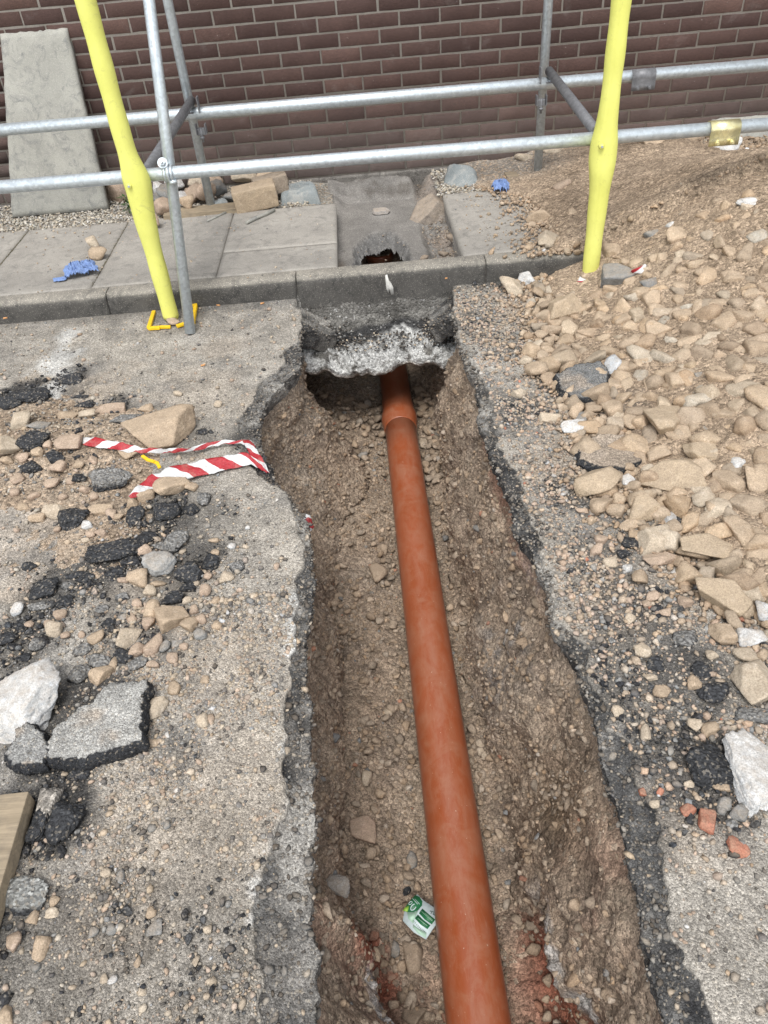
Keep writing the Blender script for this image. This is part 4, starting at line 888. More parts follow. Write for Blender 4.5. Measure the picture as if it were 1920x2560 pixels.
# trench stones
for x, y, w, h, k in [(909,2083,66,72,'n'),(918,1948,30,36,'p'),(1028,2153,32,44,'k'),(1035,2394,52,76,'t'),(1032,2541,62,50,'t'),(968,1779,26,22,'p'),(949,1440,42,62,'t'),(843,1495,34,30,'t'),(830,1460,36,28,'t'),(810,1490,30,36,'t'),(1209,1876,36,28,'p'),(1222,1890,40,26,'p'),(1206,1862,36,24,'p'),
 (1325,1639,32,32,'k'),(1297,1795,26,30,'k'),(1365,1690,36,30,'k'),(1355,1785,28,26,'k'),(1065,1112,36,34,'p'),(1025,1095,30,30,'t'),(1120,1010,50,34,'t'),(1085,1035,44,36,'t'),(1090,1060,30,26,'t'),(1130,1035,40,30,'t'),(1060,1010,40,32,'t'),(1160,1050,36,44,'t'),(1150,990,40,34,'t'),(1180,1000,30,40,'t'),(1050,980,40,30,'t'),(1100,985,40,28,'t'),(1010+60,950,46,30,'t'),
 (770,1020,36,28,'t'),(790,1075,40,34,'t'),(815,1262,30,28,'p'),(845,1265,36,30,'t'),(740,1150,34,26,'t'),(768,1240,36,34,'t'),(825,1345,34,30,'t'),(905,1015,36,26,'t'),(870,1000,34,26,'t'),(955,1375,30,34,'t'),(815,1960,24,24,'r'),(790,1900,26,36,'r'),(990,2375,22,40,'k'),(935,2340,28,22,'r'),(865,2270,24,28,'k'),(980,2440,28,26,'r'),(1120,2545,30,24,'r')]:
    cc = {'t': (.30, .225, .16), 'p': (.40, .325, .245), 'k': (.2, .2, .19), 'n': (.33, .235, .175), 'r': (.32, .14, .09)}[k]
    single('stone', x, y, w, h, k if k != 'n' else 't', LB_TR, 'stone', G_TR, sub=3, tall=.6, sink=.35, colr=cc)
single('concrete_crust', 845, 2215, 60, 62, 'w', 'grey-white crust of old concrete on the left trench side, above the red soil', 'concrete crust', tall=.3, sink=.5, colr=(.36, .34, .315), sub=5, z=-.42)
# boulder and mortar lump in the pavement pit
single('boulder', 1075, 545, 110, 85, 'k', 'grey-brown boulder stuck in the pavement pit beside the right slab', 'boulder', tall=.75, sub=4, colr=(.24, .205, .17), z=-.02)
single('concrete_lump', 953, 531, 46, 24, 'w', 'small pale mortar lump on the plate in the pavement pit', 'mortar lump', tall=.5, colr=(.36, .33, .30), z=.005)
for x, y, w, h in [(1110, 640, 30, 20), (1085, 655, 24, 18), (1130, 600, 28, 22), (1060, 650, 26, 18), (1115, 500, 26, 20), (1125, 475, 30, 16), (1105, 470, 24, 16)]:
    single('stone', x, y, w, h, 't', 'small muddy stone lying in the pavement pit', 'stone', 'muddy stones in the pavement pit', sub=2, colr=(.26, .21, .165), z=0.)

def flush(nm, lb):
    global SMALL
    if not SMALL: return
    V = []; Fq = []; C = []; k = 0
    for P, Fc, c in SMALL: V.append(P); Fq.append(Fc+k); C.append(c); k += len(P)
    o = mk(nm, np.concatenate(V), np.concatenate(Fq), M['stone'], np.concatenate(C), smooth=False); tag(o, lb, 'rubble', kind='stuff'); SMALL = []
flush('small_stones', 'small stray stones lying about on both sides of the trench')
# pile of stones by the wall at left rear + two on the slabs
wr = [(560, 455, 105, 60, 'p', 'big pale rock against the wall behind the tan block'), (637, 500, 130, 82, 'blk', ''), (488, 503, 48, 48, 'n', 'roundish brown stone on the timber between the two scaffold tubes'), (405, 480, 34, 60, 'w', 'white speckled stone right of the yellow post by the wall'), (410, 535, 40, 60, 'n', 'brown stone on the slab edge between the yellow post and the thin tube'),
      (455, 450, 40, 62, 't', 'tan stone standing behind the thin tube'), (478, 460, 40, 36, 'w', 'small white stone leaning on the tan one by the wall'), (455, 508, 30, 38, 'w', 'small white stone right of the thin tube'), (400, 505, 40, 26, 'k', 'grey stone low by the yellow post'), (535, 470, 44, 40, 'n', 'brown stone behind the rear scaffold tube'), (300, 492, 60, 74, 'n', 'tall brown stone between the leaning flag and the yellow post'),
      (575, 505, 28, 32, 'k', 'small grey stone left of the tan block'), (505, 440, 60, 26, 'p', 'pale stone at the wall behind the rear tube')]
wr = [(a, b_, c_*1.22, d_*1.12, k, lb) for a, b_, c_, d_, k, lb in wr]
wr += [(a, b_, c_, d_, k, None) for a, b_, c_, d_, k in [(520, 498, 54, 46, 'n'), (442, 474, 46, 42, 'w'), (612, 456, 66, 42, 'p'), (668, 458, 54, 36, 't'), (500, 470, 54, 42, 'p'), (548, 490, 46, 40, 'k'), (425, 500, 48, 52, 'k'), (700, 468, 46, 34, 'p'), (470, 520, 40, 36, 't'), (385, 560, 34, 30, 'n'), (360, 500, 40, 40, 'k')]]
for x, y, w, h, k, lb in wr:
    if k == 'blk': continue
    if lb is None:
        o = single('stone', x, y, w, h, k, 'broken %s stone in the pile between scaffold tubes and wall' % KN[k], 'stone', tall=1.0, sink=.05, z=.12); o['group'] = 'broken stones piled between the scaffold tubes and the wall'; continue
    single('stone', x, y, w, h, k, lb, 'stone', tall=1.0, sink=.15, z=.10+.25*h*depth(atz(x, y, .1))/F_*.0)
single('stone', 234, 612, 38, 54, 'p', 'pale upright stone of the pair on the left slab', 'stone', tall=1.1, z=.125)
single('stone', 247, 640, 46, 34, 't', 'brown stone lying in front of the pale one on the left slab', 'stone', tall=.8, z=.11)
# squared stone block
p = hit(637, 528); bm, c = box_vf((0, 0, 0), (.245, .12, .125), .012)
bmesh.ops.subdivide_edges(bm, edges=bm.edges[:], cuts=3, use_grid_fill=True)
for v in bm.verts:
    v.co += Vector(v.co).normalized()*float(.006*fbm(np.array(v.co[:]), 22, 3, 12))
o = bm_obj('stone_block', bm, M['stone'], (p[0]+.01, p[1]+.05, .165), smooth=True, col=(.40, .31, .215)); o.rotation_euler = (.06, -.10, .12)
tag(o, 'squared tan stone block lying at the slab edge by the wall', 'stone block')
bm, c = box_vf((0, 0, 0), (.20, .10, .10), .012); bmesh.ops.subdivide_edges(bm, edges=bm.edges[:], cuts=2, use_grid_fill=True)
for v in bm.verts: v.co += Vector(v.co).normalized()*float(.006*fbm(np.array(v.co[:]), 22, 3, 13))
o = bm_obj('stone_block', bm, M['stone'], (p[0]+.09, p[1]+.19, .18), smooth=True, col=(.33, .27, .21)); o.rotation_euler = (.0, -.08, .25)
tag(o, 'second squared block in shade behind the tan one', 'stone block')

# ------------------------------------------------------------------ dirt sheets and loose gravel
nx, ny = 300, 480
X, Y = np.meshgrid(np.linspace(.97, 3.6, nx), np.linspace(-4.4, -.0, ny))
Z = heap_top(X, Y)+.010*f2(X, Y, 25, 4, 601, .6)+.006*np.abs(f2(X, Y, 70, 3, 602)); Z -= .03*sm(.10, .02, np.abs(Y+1.45)*0+X*0+.2)
vis = heap_top(X, Y)-np.where(Y > -1.45, .10, 0)
# sink the sheet where the road/pavement should show
bnd = np.interp(Y, [-4.4, -3.9, -3.6, -3.3, -3.0, -2.6, -2.2, -1.6, -1.2, -.7, -.4, 0], [2.3, 1.5, 1.36, 1.26, 1.22, 1.20, 1.17, 1.26, 1.36, 1.32, 1.05, 1.0])+.06*f2(X, Y, 5, 4, 603)
e = sm(-.05, .16, X-bnd); Z = Z+.016*e+.012*e-(1-e)*.03-.045*sm(2.35, 2.65, X)*sm(-.7, -.35, Y)
C = mixc((.33, .25, .175), (.41, .315, .225), sm(-.3, .4, f2(X, Y, 4, 4, 604))); C = mixc(C, (.24, .18, .125), .6*sm(0, .5, f2(X, Y, 9, 4, 605)))
C = mixc(C, (.30, .28, .25), .7*sm(-.5, -.25, Y)*sm(1.9, 1.5, X))
C = mixc(C, (.13, .115, .10), .8*blobs(X, Y, [b_ for b_ in dark_blobs if b_[0] > 1400], 606))
hp = mk('spoil_heap', np.stack([X, Y, Z], -1).reshape(-1, 3), grid_faces(ny, nx), M['dirt'], C.reshape(-1, 3), smooth=True)
tag(hp, 'heap of sandy brown dirt and rubble against the wall on the right', 'spoil heap', kind='stuff')
X, Y = np.meshgrid(np.linspace(-1.5, -.12, 160), np.linspace(-3.4, -2.0, 150)); Z = lmound(X, Y)+.006*f2(X, Y, 30, 4, 611)-.02*sm(-.35, -.15, X)
C = mixc(DUST, (.28, .215, .155), sm(-.2, .4, f2(X, Y, 8, 4, 612)))
o = mk('loose_dirt', np.stack([X, Y, Z], -1).reshape(-1, 3), grid_faces(150, 160), M['dirt'], C.reshape(-1, 3), smooth=True)
tag(o, 'low spread of sandy dirt and crumbs under the tape left of the trench', 'dirt', kind='stuff')

def inframe(P, m=60):
    u, v, w = proj(P); return (u > -m-200) & (u < 1920+m+520) & (v > -m) & (v < 2560+m)
def cand(n, x0, x1, y0, y1, dens=None, near=True):
    """random ground points, thinned by a density function"""
    x = rng.uniform(x0, x1, n); y = rng.uniform(y0, y1, n)
    ok = np.ones(n, bool)
    if dens is not None: ok = rng.random(n) < dens(x, y)
    x, y = x[ok], y[ok]; P = np.stack([x, y, surf(x, y)], -1)
    return P[inframe(P)]
onroad = lambda x, y: (y < -1.49)*((x < Tx(y)-.004) | (x > TRx(y)+.004))
def clump(x, y, s, k=6): return sm(-.25, .5, f2(x, y, k, 4, s, .65))
# heap: medium stones
def hb(x, y): return x-np.interp(y, [-4.4, -3.9, -3.6, -3.3, -3.0, -2.6, -2.2, -1.6, -1.2, -.7, -.4, 0], [2.3, 1.5, 1.30, 1.18, 1.14, 1.14, 1.10, 1.20, 1.32, 1.30, 1.2, 1.2])
def poisson(P, size, f=.42):
    """greedy largest-first dart throwing"""
    order = np.argsort(-size); cell = .05; G = {}; keep = []
    for i in order:
        x, y = P[i, 0], P[i, 1]; s_ = size[i]; c0 = (int(x/cell), int(y/cell)); ok = True; rr = int(s_/cell)+2
        for a in range(-rr, rr+1):
            for b_ in range(-rr, rr+1):
                for j in G.get((c0[0]+a, c0[1]+b_), ()):
                    if (P[j, 0]-x)**2+(P[j, 1]-y)**2 < (f*(size[j]+s_))**2: ok = False; break
                if not ok: break
            if not ok: break
        if ok: G.setdefault(c0, []).append(i); keep.append(i)
    return np.array(keep)
P = cand(34000, .98, 3.2, -4.2, -.05, lambda x, y: np.maximum(sm(-.02, .10, hb(x, y)), .05*sm(-.30, -.05, hb(x, y))*(y > -1.5))*np.maximum(.34+.66*sm(-1.25, -1.8, y+.3*(x-1.9)), .75*sm(1.95, 1.55, x+.25*(y+1.0)))+.6*sm(-.42, -.30, y)*sm(1.5, 1.9, x))
sz = np.clip(rng.lognormal(np.log(.037), .42, len(P)), .015, .095)*(.62+.48*sm(-1.3, -2.3, P[:, 1]))*(.62+.38*sm(-.9, -1.5, P[:, 1]+.3*(P[:, 0]-1.9))); kp = poisson(P, sz, .31); P, sz = P[kp], sz[kp]
u, v, w = proj(P); shown = sz*F_/w
big = np.argsort(-shown)[:700]; rest_i = np.setdiff1d(np.arange(len(P)), big)
Vr, Fc = rocks(len(big), 3, 1., 9); cl = pal(len(big), HEAPC); nb_ = len(big)
scl = np.stack([np.ones(nb_), rng.uniform(.65, .95, nb_), rng.uniform(.5, .8, nb_)], -1)*sz[big][:, None]*.62
Vr = np.einsum('nij,nvj->nvi', rotm(nb_, .3), Vr*scl[:, None, :])+P[big][:, None, :]; Vr[..., 2] += (sz[big]*.22)[:, None]
nv = Vr.shape[1]; o = mk('rubble_stones', Vr.reshape(-1, 3), (Fc[None]+nv*np.arange(nb_)[:, None, None]).reshape(-1, 3), M['stone'], np.repeat(cl, nv, 0), smooth=False)
tag(o, 'middling tan stones packed between the big ones of the spoil heap', 'rubble', kind='stuff')
s2 = scatter_mesh('rubble_stones', P[rest_i], sz[rest_i]*1.15, pal(len(rest_i), HEAPC), M['stone'], 2, .3, .75, smooth=False)
tag(s2, 'smaller tan stones filling the spoil heap between the large ones', 'rubble')
P = cand(44000, 1.0, 3.2, -4.3, -.03, lambda x, y: sm(-.12, .08, hb(x, y)))
sz = np.clip(rng.lognormal(np.log(.015), .45, len(P)), .006, .040)
o = scatter_mesh('heap_crumbs', P+np.array([0, 0, .006]), sz, pal(len(P), [((.40, .30, .21), 6), ((.36, .265, .185), 5), ((.44, .35, .26), 1.5)]), M['pebble'], 1, .25); tag(o, 'fine sandy crumbs covering the spoil heap', 'rubble')
# right road gravel
P = cand(62000, .85, 1.75, -4.65, -1.5, lambda x, y: onroad(x, y)*np.clip(.30+.9*sm(-.60, -.10, hb(x, y))*clump(x, y, 701, 5)*1.2, 0, 1)*(.25+.75*sm(-4.35, -4.1, y)))
sz = np.clip(rng.lognormal(np.log(.0092), .52, len(P)), .0035, .030)
o = scatter_mesh('gravel', P, sz, pal(len(P), [((.42, .335, .25), 4), ((.45, .385, .31), 2), ((.43, .325, .25), 4), (GREY, 1.5), ((.15, .145, .14), 1.6), ((.07, .07, .07), 1.6), (RED, .06), ((.5, .48, .45), .25)]), M['pebble'], 1, .3); tag(o, 'loose pinkish gravel and asphalt crumbs right of the trench', 'gravel')
# left road gravel
cen = [atz(a, b_, 0)[:2] for a, b_ in ((200, 1180), (330, 1370), (430, 1480), (480, 1640), (180, 1500), (120, 1080), (560, 1500), (430, 1780), (60, 1250))]
def ld(x, y):
    m = 0*x
    for k, c in enumerate(cen): m = np.maximum(m, np.exp(-((x-c[0])/.17)**2-((y-c[1])/.20)**2))
    return onroad(x, y)*np.clip(.08+.62*clump(x, y, 705, 8)*sm(-2.6, -3.6, y)+1.1*m*clump(x, y, 703, 9)*1.4, 0, 1)
P = np.concatenate([cand(52000, -1.45, .3, -4.65, -1.49, ld), cand(26000, -.35, .3, -4.6, -3.4, ld)])
sz = np.clip(rng.lognormal(np.log(.0085), .52, len(P)), .003, .030)*np.where(P[:, 1] < -3.5, .75, 1.)
o = scatter_mesh('gravel', P, sz, pal(len(P), LEFTC), M['pebble'], 1, .3); tag(o, 'loose mixed gravel and asphalt crumbs left of the trench', 'gravel')
# black crumbs over the bitumen patches
def dkd(x, y): return onroad(x, y)*np.clip(blobs(x, y, dark_blobs, 65)*clump(x, y, 714, 9)*2.2, 0, 1)
P = cand(46000, -1.45, 1.8, -4.65, -1.49, dkd); sz = np.clip(rng.lognormal(np.log(.010), .5, len(P)), .004, .034)
o = scatter_mesh('asphalt_crumbs', P, sz, pal(len(P), [((.035, .035, .037), 6), ((.07, .07, .07), 2), ((.16, .155, .145), 1)]), M['bitumen'], 1, .3); tag(o, 'black asphalt crumbs strewn over the stained road patches', 'asphalt crumbs')
P = cand(5200, -1.45, 1.8, -4.65, -1.49, dkd); sz = np.clip(rng.lognormal(np.log(.021), .35, len(P)), .012, .045)
o = scatter_mesh('asphalt_crumbs', P, sz, pal(len(P), [((.032, .032, .034), 6), ((.06, .06, .06), 2), ((.17, .165, .155), 1)]), M['bitumen'], 2, .35); tag(o, 'coarser black asphalt bits heaped in the stained road patches', 'asphalt crumbs')
# grit on the broken edge ledges
Q = []
for (Pq, _), rev in zip(rP, (0, 1)):
    E = Pq[:, ::-1] if rev else Pq; k0 = E.shape[1]-34; i_ = rng.integers(14, E.shape[0]-1, 2600); j_ = k0+rng.integers(0, 26, 2600); Q.append(E[i_, j_])
P = np.concatenate(Q); P[:, :2] += rng.normal(0, .003, (len(P), 2)); P = P[inframe(P)]; sz = np.clip(rng.lognormal(np.log(.0085), .5, len(P)), .004, .026)
o = scatter_mesh('edge_grit', P, sz, pal(len(P), [((.055, .054, .053), 4), ((.12, .117, .11), 4), ((.24, .225, .20), 3), ((.40, .33, .25), .6)]), M['pebble'], 1, .4); tag(o, 'black and grey grit on the broken asphalt edges of the trench', 'grit')
# crumbs on the far slabs & kerb top, hard by the wall
P = cand(2600, -1.6, 1.3, -1.47, -.48, lambda x, y: ~((x > .34) & (x < .965))*np.clip(.12+.8*clump(x, y, 708, 4)*sm(-.9, -.5, y)+.8*sm(.98, 1.2, x), 0, 1))
sz = np.clip(rng.lognormal(np.log(.007), .45, len(P)), .003, .02)
o = scatter_mesh('slab_crumbs', P, sz, pal(len(P), [(TAN, 3), (PALE, 2), (GREY, 2)]), M['pebble'], 1, .3); tag(o, 'fine crumbs scattered over the paving slabs', 'gravel')
# gravel strip by the wall
X, Y = np.meshgrid(np.linspace(-3, .33, 120), np.linspace(-.475, -.0, 30)); Z = .088+.006*f2(X, Y, 20, 3, 709)-.02*sm(.1, .33, X)
o = mk('gravel_strip', np.stack([X, Y, Z], -1).reshape(-1, 3), grid_faces(30, 120), M['dirt'], (.33, .31, .27), smooth=True); tag(o, kind='structure')
X, Y = np.meshgrid(np.linspace(.955, 2.2, 60), np.linspace(-.475, -.0, 30)); Z = .09+.006*f2(X, Y, 20, 3, 709)-.05*sm(1.02, .955, X)
o = mk('gravel_strip', np.stack([X, Y, Z], -1).reshape(-1, 3), grid_faces(30, 60), M['dirt'], (.33, .31, .27), smooth=True); tag(o, kind='structure')
P = cand(9000, -2.1, 2.1, -.49, -.01, lambda x, y: (x < .2) | (x > .93)); P[:, 2] = .092
sz = rng.uniform(.010, .024, len(P))
o = scatter_mesh('wall_gravel', P, sz, pal(len(P), GRC), M['pebble'], 1, .25); tag(o, 'pale grey gravel strip at the foot of the brick wall', 'gravel')
# trench floor crumbs, and clods sticking in the trench sides
nr_, nc_ = TRP.shape[:2]; ii = rng.integers(5, nr_-2, 64000); wgt = np.where((np.arange(nc_) < nW) | (np.arange(nc_) > nW+nFl), 1.2, 1.); jj = rng.choice(nc_-1, 64000, p=wgt[:-1]/wgt[:-1].sum())
fa_, fb_ = rng.random((64000, 1)), rng.random((64000, 1))
P = TRP[ii, jj]*(1-fa_)*(1-fb_)+TRP[ii+1, jj]*fa_*(1-fb_)+TRP[ii, jj+1]*(1-fa_)*fb_+TRP[ii+1, jj+1]*fa_*fb_
P_all = P
P = P[(rng.random(64000) < np.clip(.12+.95*clump(P[:, 0], P[:, 1]+P[:, 2], 711, 6)**1.7, 0, 1)) & inframe(P) & (P[:, 2] < -.12) & ((np.abs(P[:, 0]-PIPE_X) > .06) | (P[:, 2] > -.55)) & (P[:, 1] < -1.1)]
sz = np.clip(rng.lognormal(np.log(.0098), .5, len(P)), .004, .028)*np.where(P[:, 1] > -2.0, 1.25, 1.)
o = scatter_mesh('trench_crumbs', P, sz, pal(len(P), TRC), M['clod'], 1, .42); tag(o, 'brown crumbs and small stones covering the trench floor', 'rubble')
P = P_all[rng.choice(len(P_all), 9000)]; P = P[inframe(P) & (P[:, 2] < -.13) & ((np.abs(P[:, 0]-PIPE_X) > .08) | (P[:, 2] > -.5)) & (rng.random(len(P)) < .15+.85*clump(P[:, 0]+P[:, 2], P[:, 1], 713, 7))]
sz = np.clip(rng.lognormal(np.log(.022), .35, len(P)), .012, .048)
o = scatter_mesh('trench_clods', P, sz, pal(len(P), TRC), M['clod'], 2, .48, .8, smooth=False); tag(o, 'angular brown clods bedded in the trench sides and floor', 'rubble')
P = cand(700, .1, .98, -4.6, -1.4, lambda x, y: (x > Lx(y)+.06)*(x < Rx(y)-.1)*(np.abs(x-PIPE_X) > .10)); sz = rng.uniform(.022, .05, len(P))
P = np.concatenate([P, np.stack([rng.uniform(.69, .92, 170), rng.uniform(-2.1, -1.3, 170), np.zeros(170)], -1), np.stack([rng.uniform(.12, .5, 60), rng.uniform(-1.9, -1.3, 60), np.zeros(60)], -1)])
sz = np.concatenate([sz, rng.uniform(.03, .075, 230)]); P[:, 2] = floorz(P[:, 0], P[:, 1])+.01
o = scatter_mesh('trench_rubble', P, sz, pal(len(P), TRC), M['clod'], 2, .35, smooth=False); tag(o, 'brown stones bedded in the trench floor and tunnel mouth', 'rubble')
# rubble crumbs on the haunch and ledges
P = cand(3200, .1, .95, -1.66, -1.495, lambda x, y: np.clip(sm(.14, .30, np.abs(x-.55))+.35*sm(-1.56, -1.60, y), 0, 1)); P[:, 2] = np.interp(-P[:, 1], -pa[:10, 0], pa[:10, 1])+.006; sz = rng.uniform(.006, .018, len(P))
o = scatter_mesh('haunch_crumbs', P, sz, pal(len(P), [(BLK, 6), (GREY, 2), (PALE, 1)]), M['pebble'], 1, .3); tag(o, 'black crumbs lying on the concrete bed under the kerb', 'rubble')
# crumbs in the pavement pit
P = cand(2200, .33, .98, -1.3, -.04, lambda x, y: np.clip(sm(.80, .9, x)+sm(-.2, -.12, y)*.8+.03, 0, 1)); P[:, 2] = -.02+.05*sm(-.25, -.05, P[:, 1])+.02*sm(.9, .95, P[:, 0])
sz = rng.uniform(.006, .02, len(P)); o = scatter_mesh('pit_crumbs', P, sz, pal(len(P), [((.27, .215, .165), 4), ((.2, .175, .15), 4), (PALE, .6)]), M['pebble'], 1, .3); tag(o, 'muddy crumbs in the pavement pit', 'rubble')

# ------------------------------------------------------------------ drain pipe
pipe = empty('drain_pipe', (PIPE_X, -3, -.63)); tag(pipe, 'long orange brown plastic drain pipe lying along the trench', 'pipe')
def P_(y): return (PIPE_X+(-.008 if y > -1.7 else 0)*0+.010*(y+1.6)/-2.7-.006, y, pipe_z(y))
tube('barrel', [P_(y) for y in np.linspace(-5.15, -1.62, 12)], PIPE_R, M['pipe'], pipe, 72, hollow=.004)
sy = [-1.70, -1.695, -1.66, -1.655, -1.625, -1.60, -1.575, -1.55, -1.40, -1.10, -.95]
sr_ = [.080, .0835, .0838, .0865, .0915, .0925, .0905, .0845, .080, .080, .080]
tube('socket', [P_(y) for y in sy], [r+.0005 for r in sr_], M['pipe'], pipe, 72)
riser = empty('riser_pipe', (.575, -.90, -.4)); tag(riser, 'end of a brown upright pipe deep in the broken pavement hole', 'pipe')
tube('barrel', [(.575, -.60, -.5), (.575, -.60, -.16)], .074, M['pipe'], riser, 48, hollow=.004); tube('rim', [(.575, -.60, -.20), (.575, -.60, -.17), (.575, -.60, -.155)], [.078, .082, .078], M['pipe'], riser, 48, hollow=.006)

# ------------------------------------------------------------------ scaffold
sca = empty('scaffold', (.55, -.98, .1)); tag(sca, 'galvanised tube scaffold with two yellow foam-wrapped posts and long low rails', 'scaffold')
BL = (-.372, -.385); BR = (1.531, -.335); FL = atz(430, 800, .0); FR = atz(1473, 700, .02)
H = 2.6
tube('upright_tube', [(*BL, .115), (*BL, H)], .0242, M['galv'], sca, 40, hollow=.003)
tube('upright_tube', [(*BR, .125), (*BR, H)], .0242, M['galv'], sca, 40, hollow=.003)
tube('upright_tube', [(FL[0], FL[1], .003), (FL[0], FL[1], H)], .0242, M['galv'], sca, 40, hollow=.003)
tube('upright_tube', [(FR[0], FR[1], .003), (FR[0], FR[1], H)], .0242, M['galv'], sca, 40, hollow=.003)
def rail_pts(a, b_, Y0, Y1=None):
    A = aty(*a, Y0); B = aty(*b_, Y0 if Y1 is None else Y1); d = (B-A); return A-d*.55, B+d*.35
RY = -.445; FY = FL[1]+.052
ra, rb = rail_pts((0, 325), (1920, 161), RY); tube('rail', [ra, rb], .0292, M['galv'], sca, 40, hollow=.003)
fa, fb = rail_pts((0, 468), (1920, 311), FY); tube('rail', [fa, fb], .0265, M['galv'], sca, 40, hollow=.003)
def on(A, B, x): t = (x-A[0])/(B[0]-A[0]); return A+(B-A)*t
# thin leaning tube
p0 = atz(476, 834, .0); p1 = aty(422, 400, FY+.055); d = p1-p0; tube('leaning_tube', [p0, p0+d*3.2], .0236, M['galv'], sca, 40, hollow=.003)
# transoms
tl0 = on(ra, rb, BL[0]+.02)+np.array([0, .03, .055]); tl1 = on(fa, fb, FL[0]+.02)+np.array([0, .02, -.01])
tube('transom', [tl0, tl1], .0225, M['grey_steel'], sca, 32)
tr0 = on(ra, rb, BR[0]+.01)+np.array([0, .03, .050]); tr1 = on(fa, fb, FR[0]-.02)+np.array([0, .02, .02])
tube('transom', [tr0, tr1], .0225, M['grey_steel'], sca, 32)
def hook(base, s):
    h = box('hook_plate', base+np.array([s*.028, -.0, .0]), (.006, .05, .075), M['grey_steel'], sca, .002)
    box('hook_plate', base+np.array([-s*.03, .0, -.035]), (.055, .05, .006), M['grey_steel'], sca, .002)
    # swivel clamp hanging under the rail
    c = base+np.array([s*.02, -.02, -.125]); cl = box('clamp', c, (.042, .03, .034), M['grey_steel'], sca, .004)
    box('clamp_plate', c+np.array([-.024, 0, .012]), (.005, .045, .05), M['grey_steel'], sca, .0015); box('clamp_plate', c+np.array([.026, 0, .012]), (.005, .045, .05), M['grey_steel'], sca, .0015)
    tube('bolt', [c+np.array([0, -.012, -.05]), c+np.array([0, -.012, .02])], .0065, M['grey_steel'], sca, 12)
    tube('nut', [c+np.array([0, -.012, -.034]), c+np.array([0, -.012, -.022])], .0125, M['grey_steel'], sca, 6)
hook(on(ra, rb, BL[0]+.02)+np.array([.012, -.02, .045]), 1); hook(on(ra, rb, BR[0]+.01)+np.array([-.03, -.02, .045]), -1)
# coupler clamped around the front rail by the leaning tube
cp = on(fa, fb, float(p1[0])+.0)
ax = (fb-fa)/np.linalg.norm(fb-fa)
for k, off in enumerate((-.014, 0, .014)):
    c = cp+ax*off; n = 26; an = np.linspace(R(-110), R(150), n); rr_ = .031+.003*(k == 1)
    V = []; w2 = .0065
    for a in an:
        q_ = np.array([0, -math.cos(a), math.sin(a)])
        for dx, r_ in ((-w2, rr_-.004), (w2, rr_-.004), (w2, rr_+.003), (-w2, rr_+.003)): V.append(c+ax*dx+q_*r_)
    V = np.array(V); i = np.arange(n-1)[:, None]*4+np.arange(4)[None, :]; j = np.arange(n-1)[:, None]*4+(np.arange(4)[None, :]+1) % 4
    o = mk('coupler_band', V, [np.stack([i, j, j+4, i+4], -1).reshape(-1, 4), np.array([[0, 3, 2, 1]]), (n-1)*4+np.array([[0, 1, 2, 3]])], M['galv'], smooth=False); child(o, sca)
bt = cp+np.array([-.012, -.018, .048]); bo = tube('coupler_bolt', [bt, bt+np.array([0, -.022, .012])], .007, M['galv'], sca, 14); tube('coupler_nut', [bt+np.array([0, .0, -.0]), bt+np.array([0, -.012, .0065])], .014, M['galv'], sca, 6); tube('coupler_washer', [bt+np.array([0, .006, -.003]), bt+np.array([0, .001, -.0005])], .021, M['galv'], sca, 24)
tube('coupler_hinge', [cp+np.array([.0, -.026, -.03]), cp+np.array([.03, -.02, -.028])], .009, M['galv'], sca, 12)
# sleeve couplers
def sleeve(c, ax, mat, L=.125, r0=.034):
    n = 22; an = np.linspace(R(-50), R(215), n); V = []
    prof = [c_ for c_ in an]
    P2 = [(r0*math.cos(a), r0*math.sin(a)) for a in an]           # cross-section: (toward viewer -Y, up Z)
    P2 = [(r0*math.cos(R(-50)), r0*math.sin(R(-50)))]+P2
    P2 = [(r0+.001, -r0-.026), (r0+.001, -r0-.004)]+[(r0*math.cos(a), r0*math.sin(a)) for a in np.linspace(R(-18), R(250), n)]
    P3 = [(y_*1.0, z_) for y_, z_ in P2]; m = len(P3)
    outer = np.array([[0, -y_, z_] for y_, z_ in P3]); cen = np.array([0, 0, 0.])
    nr = np.array([0, -1, 0.]); inner = outer*np.array([1, .9, .9]); inner[:2] = outer[:2]+np.array([0, .004, 0])
    V = np.concatenate([c-ax*L/2+outer, c+ax*L/2+outer, c-ax*L/2+inner, c+ax*L/2+inner]); i = np.arange(m-1)
    Fq = np.concatenate([np.stack([i, i+1, m+i+1, m+i], -1), np.stack([2*m+i, 3*m+i, 3*m+i+1, 2*m+i+1], -1), np.stack([i, 2*m+i, 2*m+i+1, i+1], -1), np.stack([m+i, m+i+1, 3*m+i+1, 3*m+i], -1),
                         np.array([[0, m, 3*m, 2*m], [m-1, 3*m-1, 4*m-1, 2*m-1]])])
    o = mk('sleeve_coupler', V, Fq, mat, smooth=False); child(o, sca)
    for s_ in (-.030, .032):
        b_ = c+ax*s_+np.array([0, -r0-.002, -r0-.012]); t_ = tube('bolt', [b_, b_+np.array([0, -.016, 0])], .006, mat, sca, 16); tube('nut', [b_+np.array([0, .002, 0]), b_+np.array([0, -.006, 0])], .010, mat, sca, 6)
sleeve(aty(1808, 321, FY), (fb-fa)/np.linalg.norm(fb-fa), M['gold'], .125, .033)
sleeve(aty(1606, 190, RY), (rb-ra)/np.linalg.norm(rb-ra), M['grey_steel'], .125, .035)
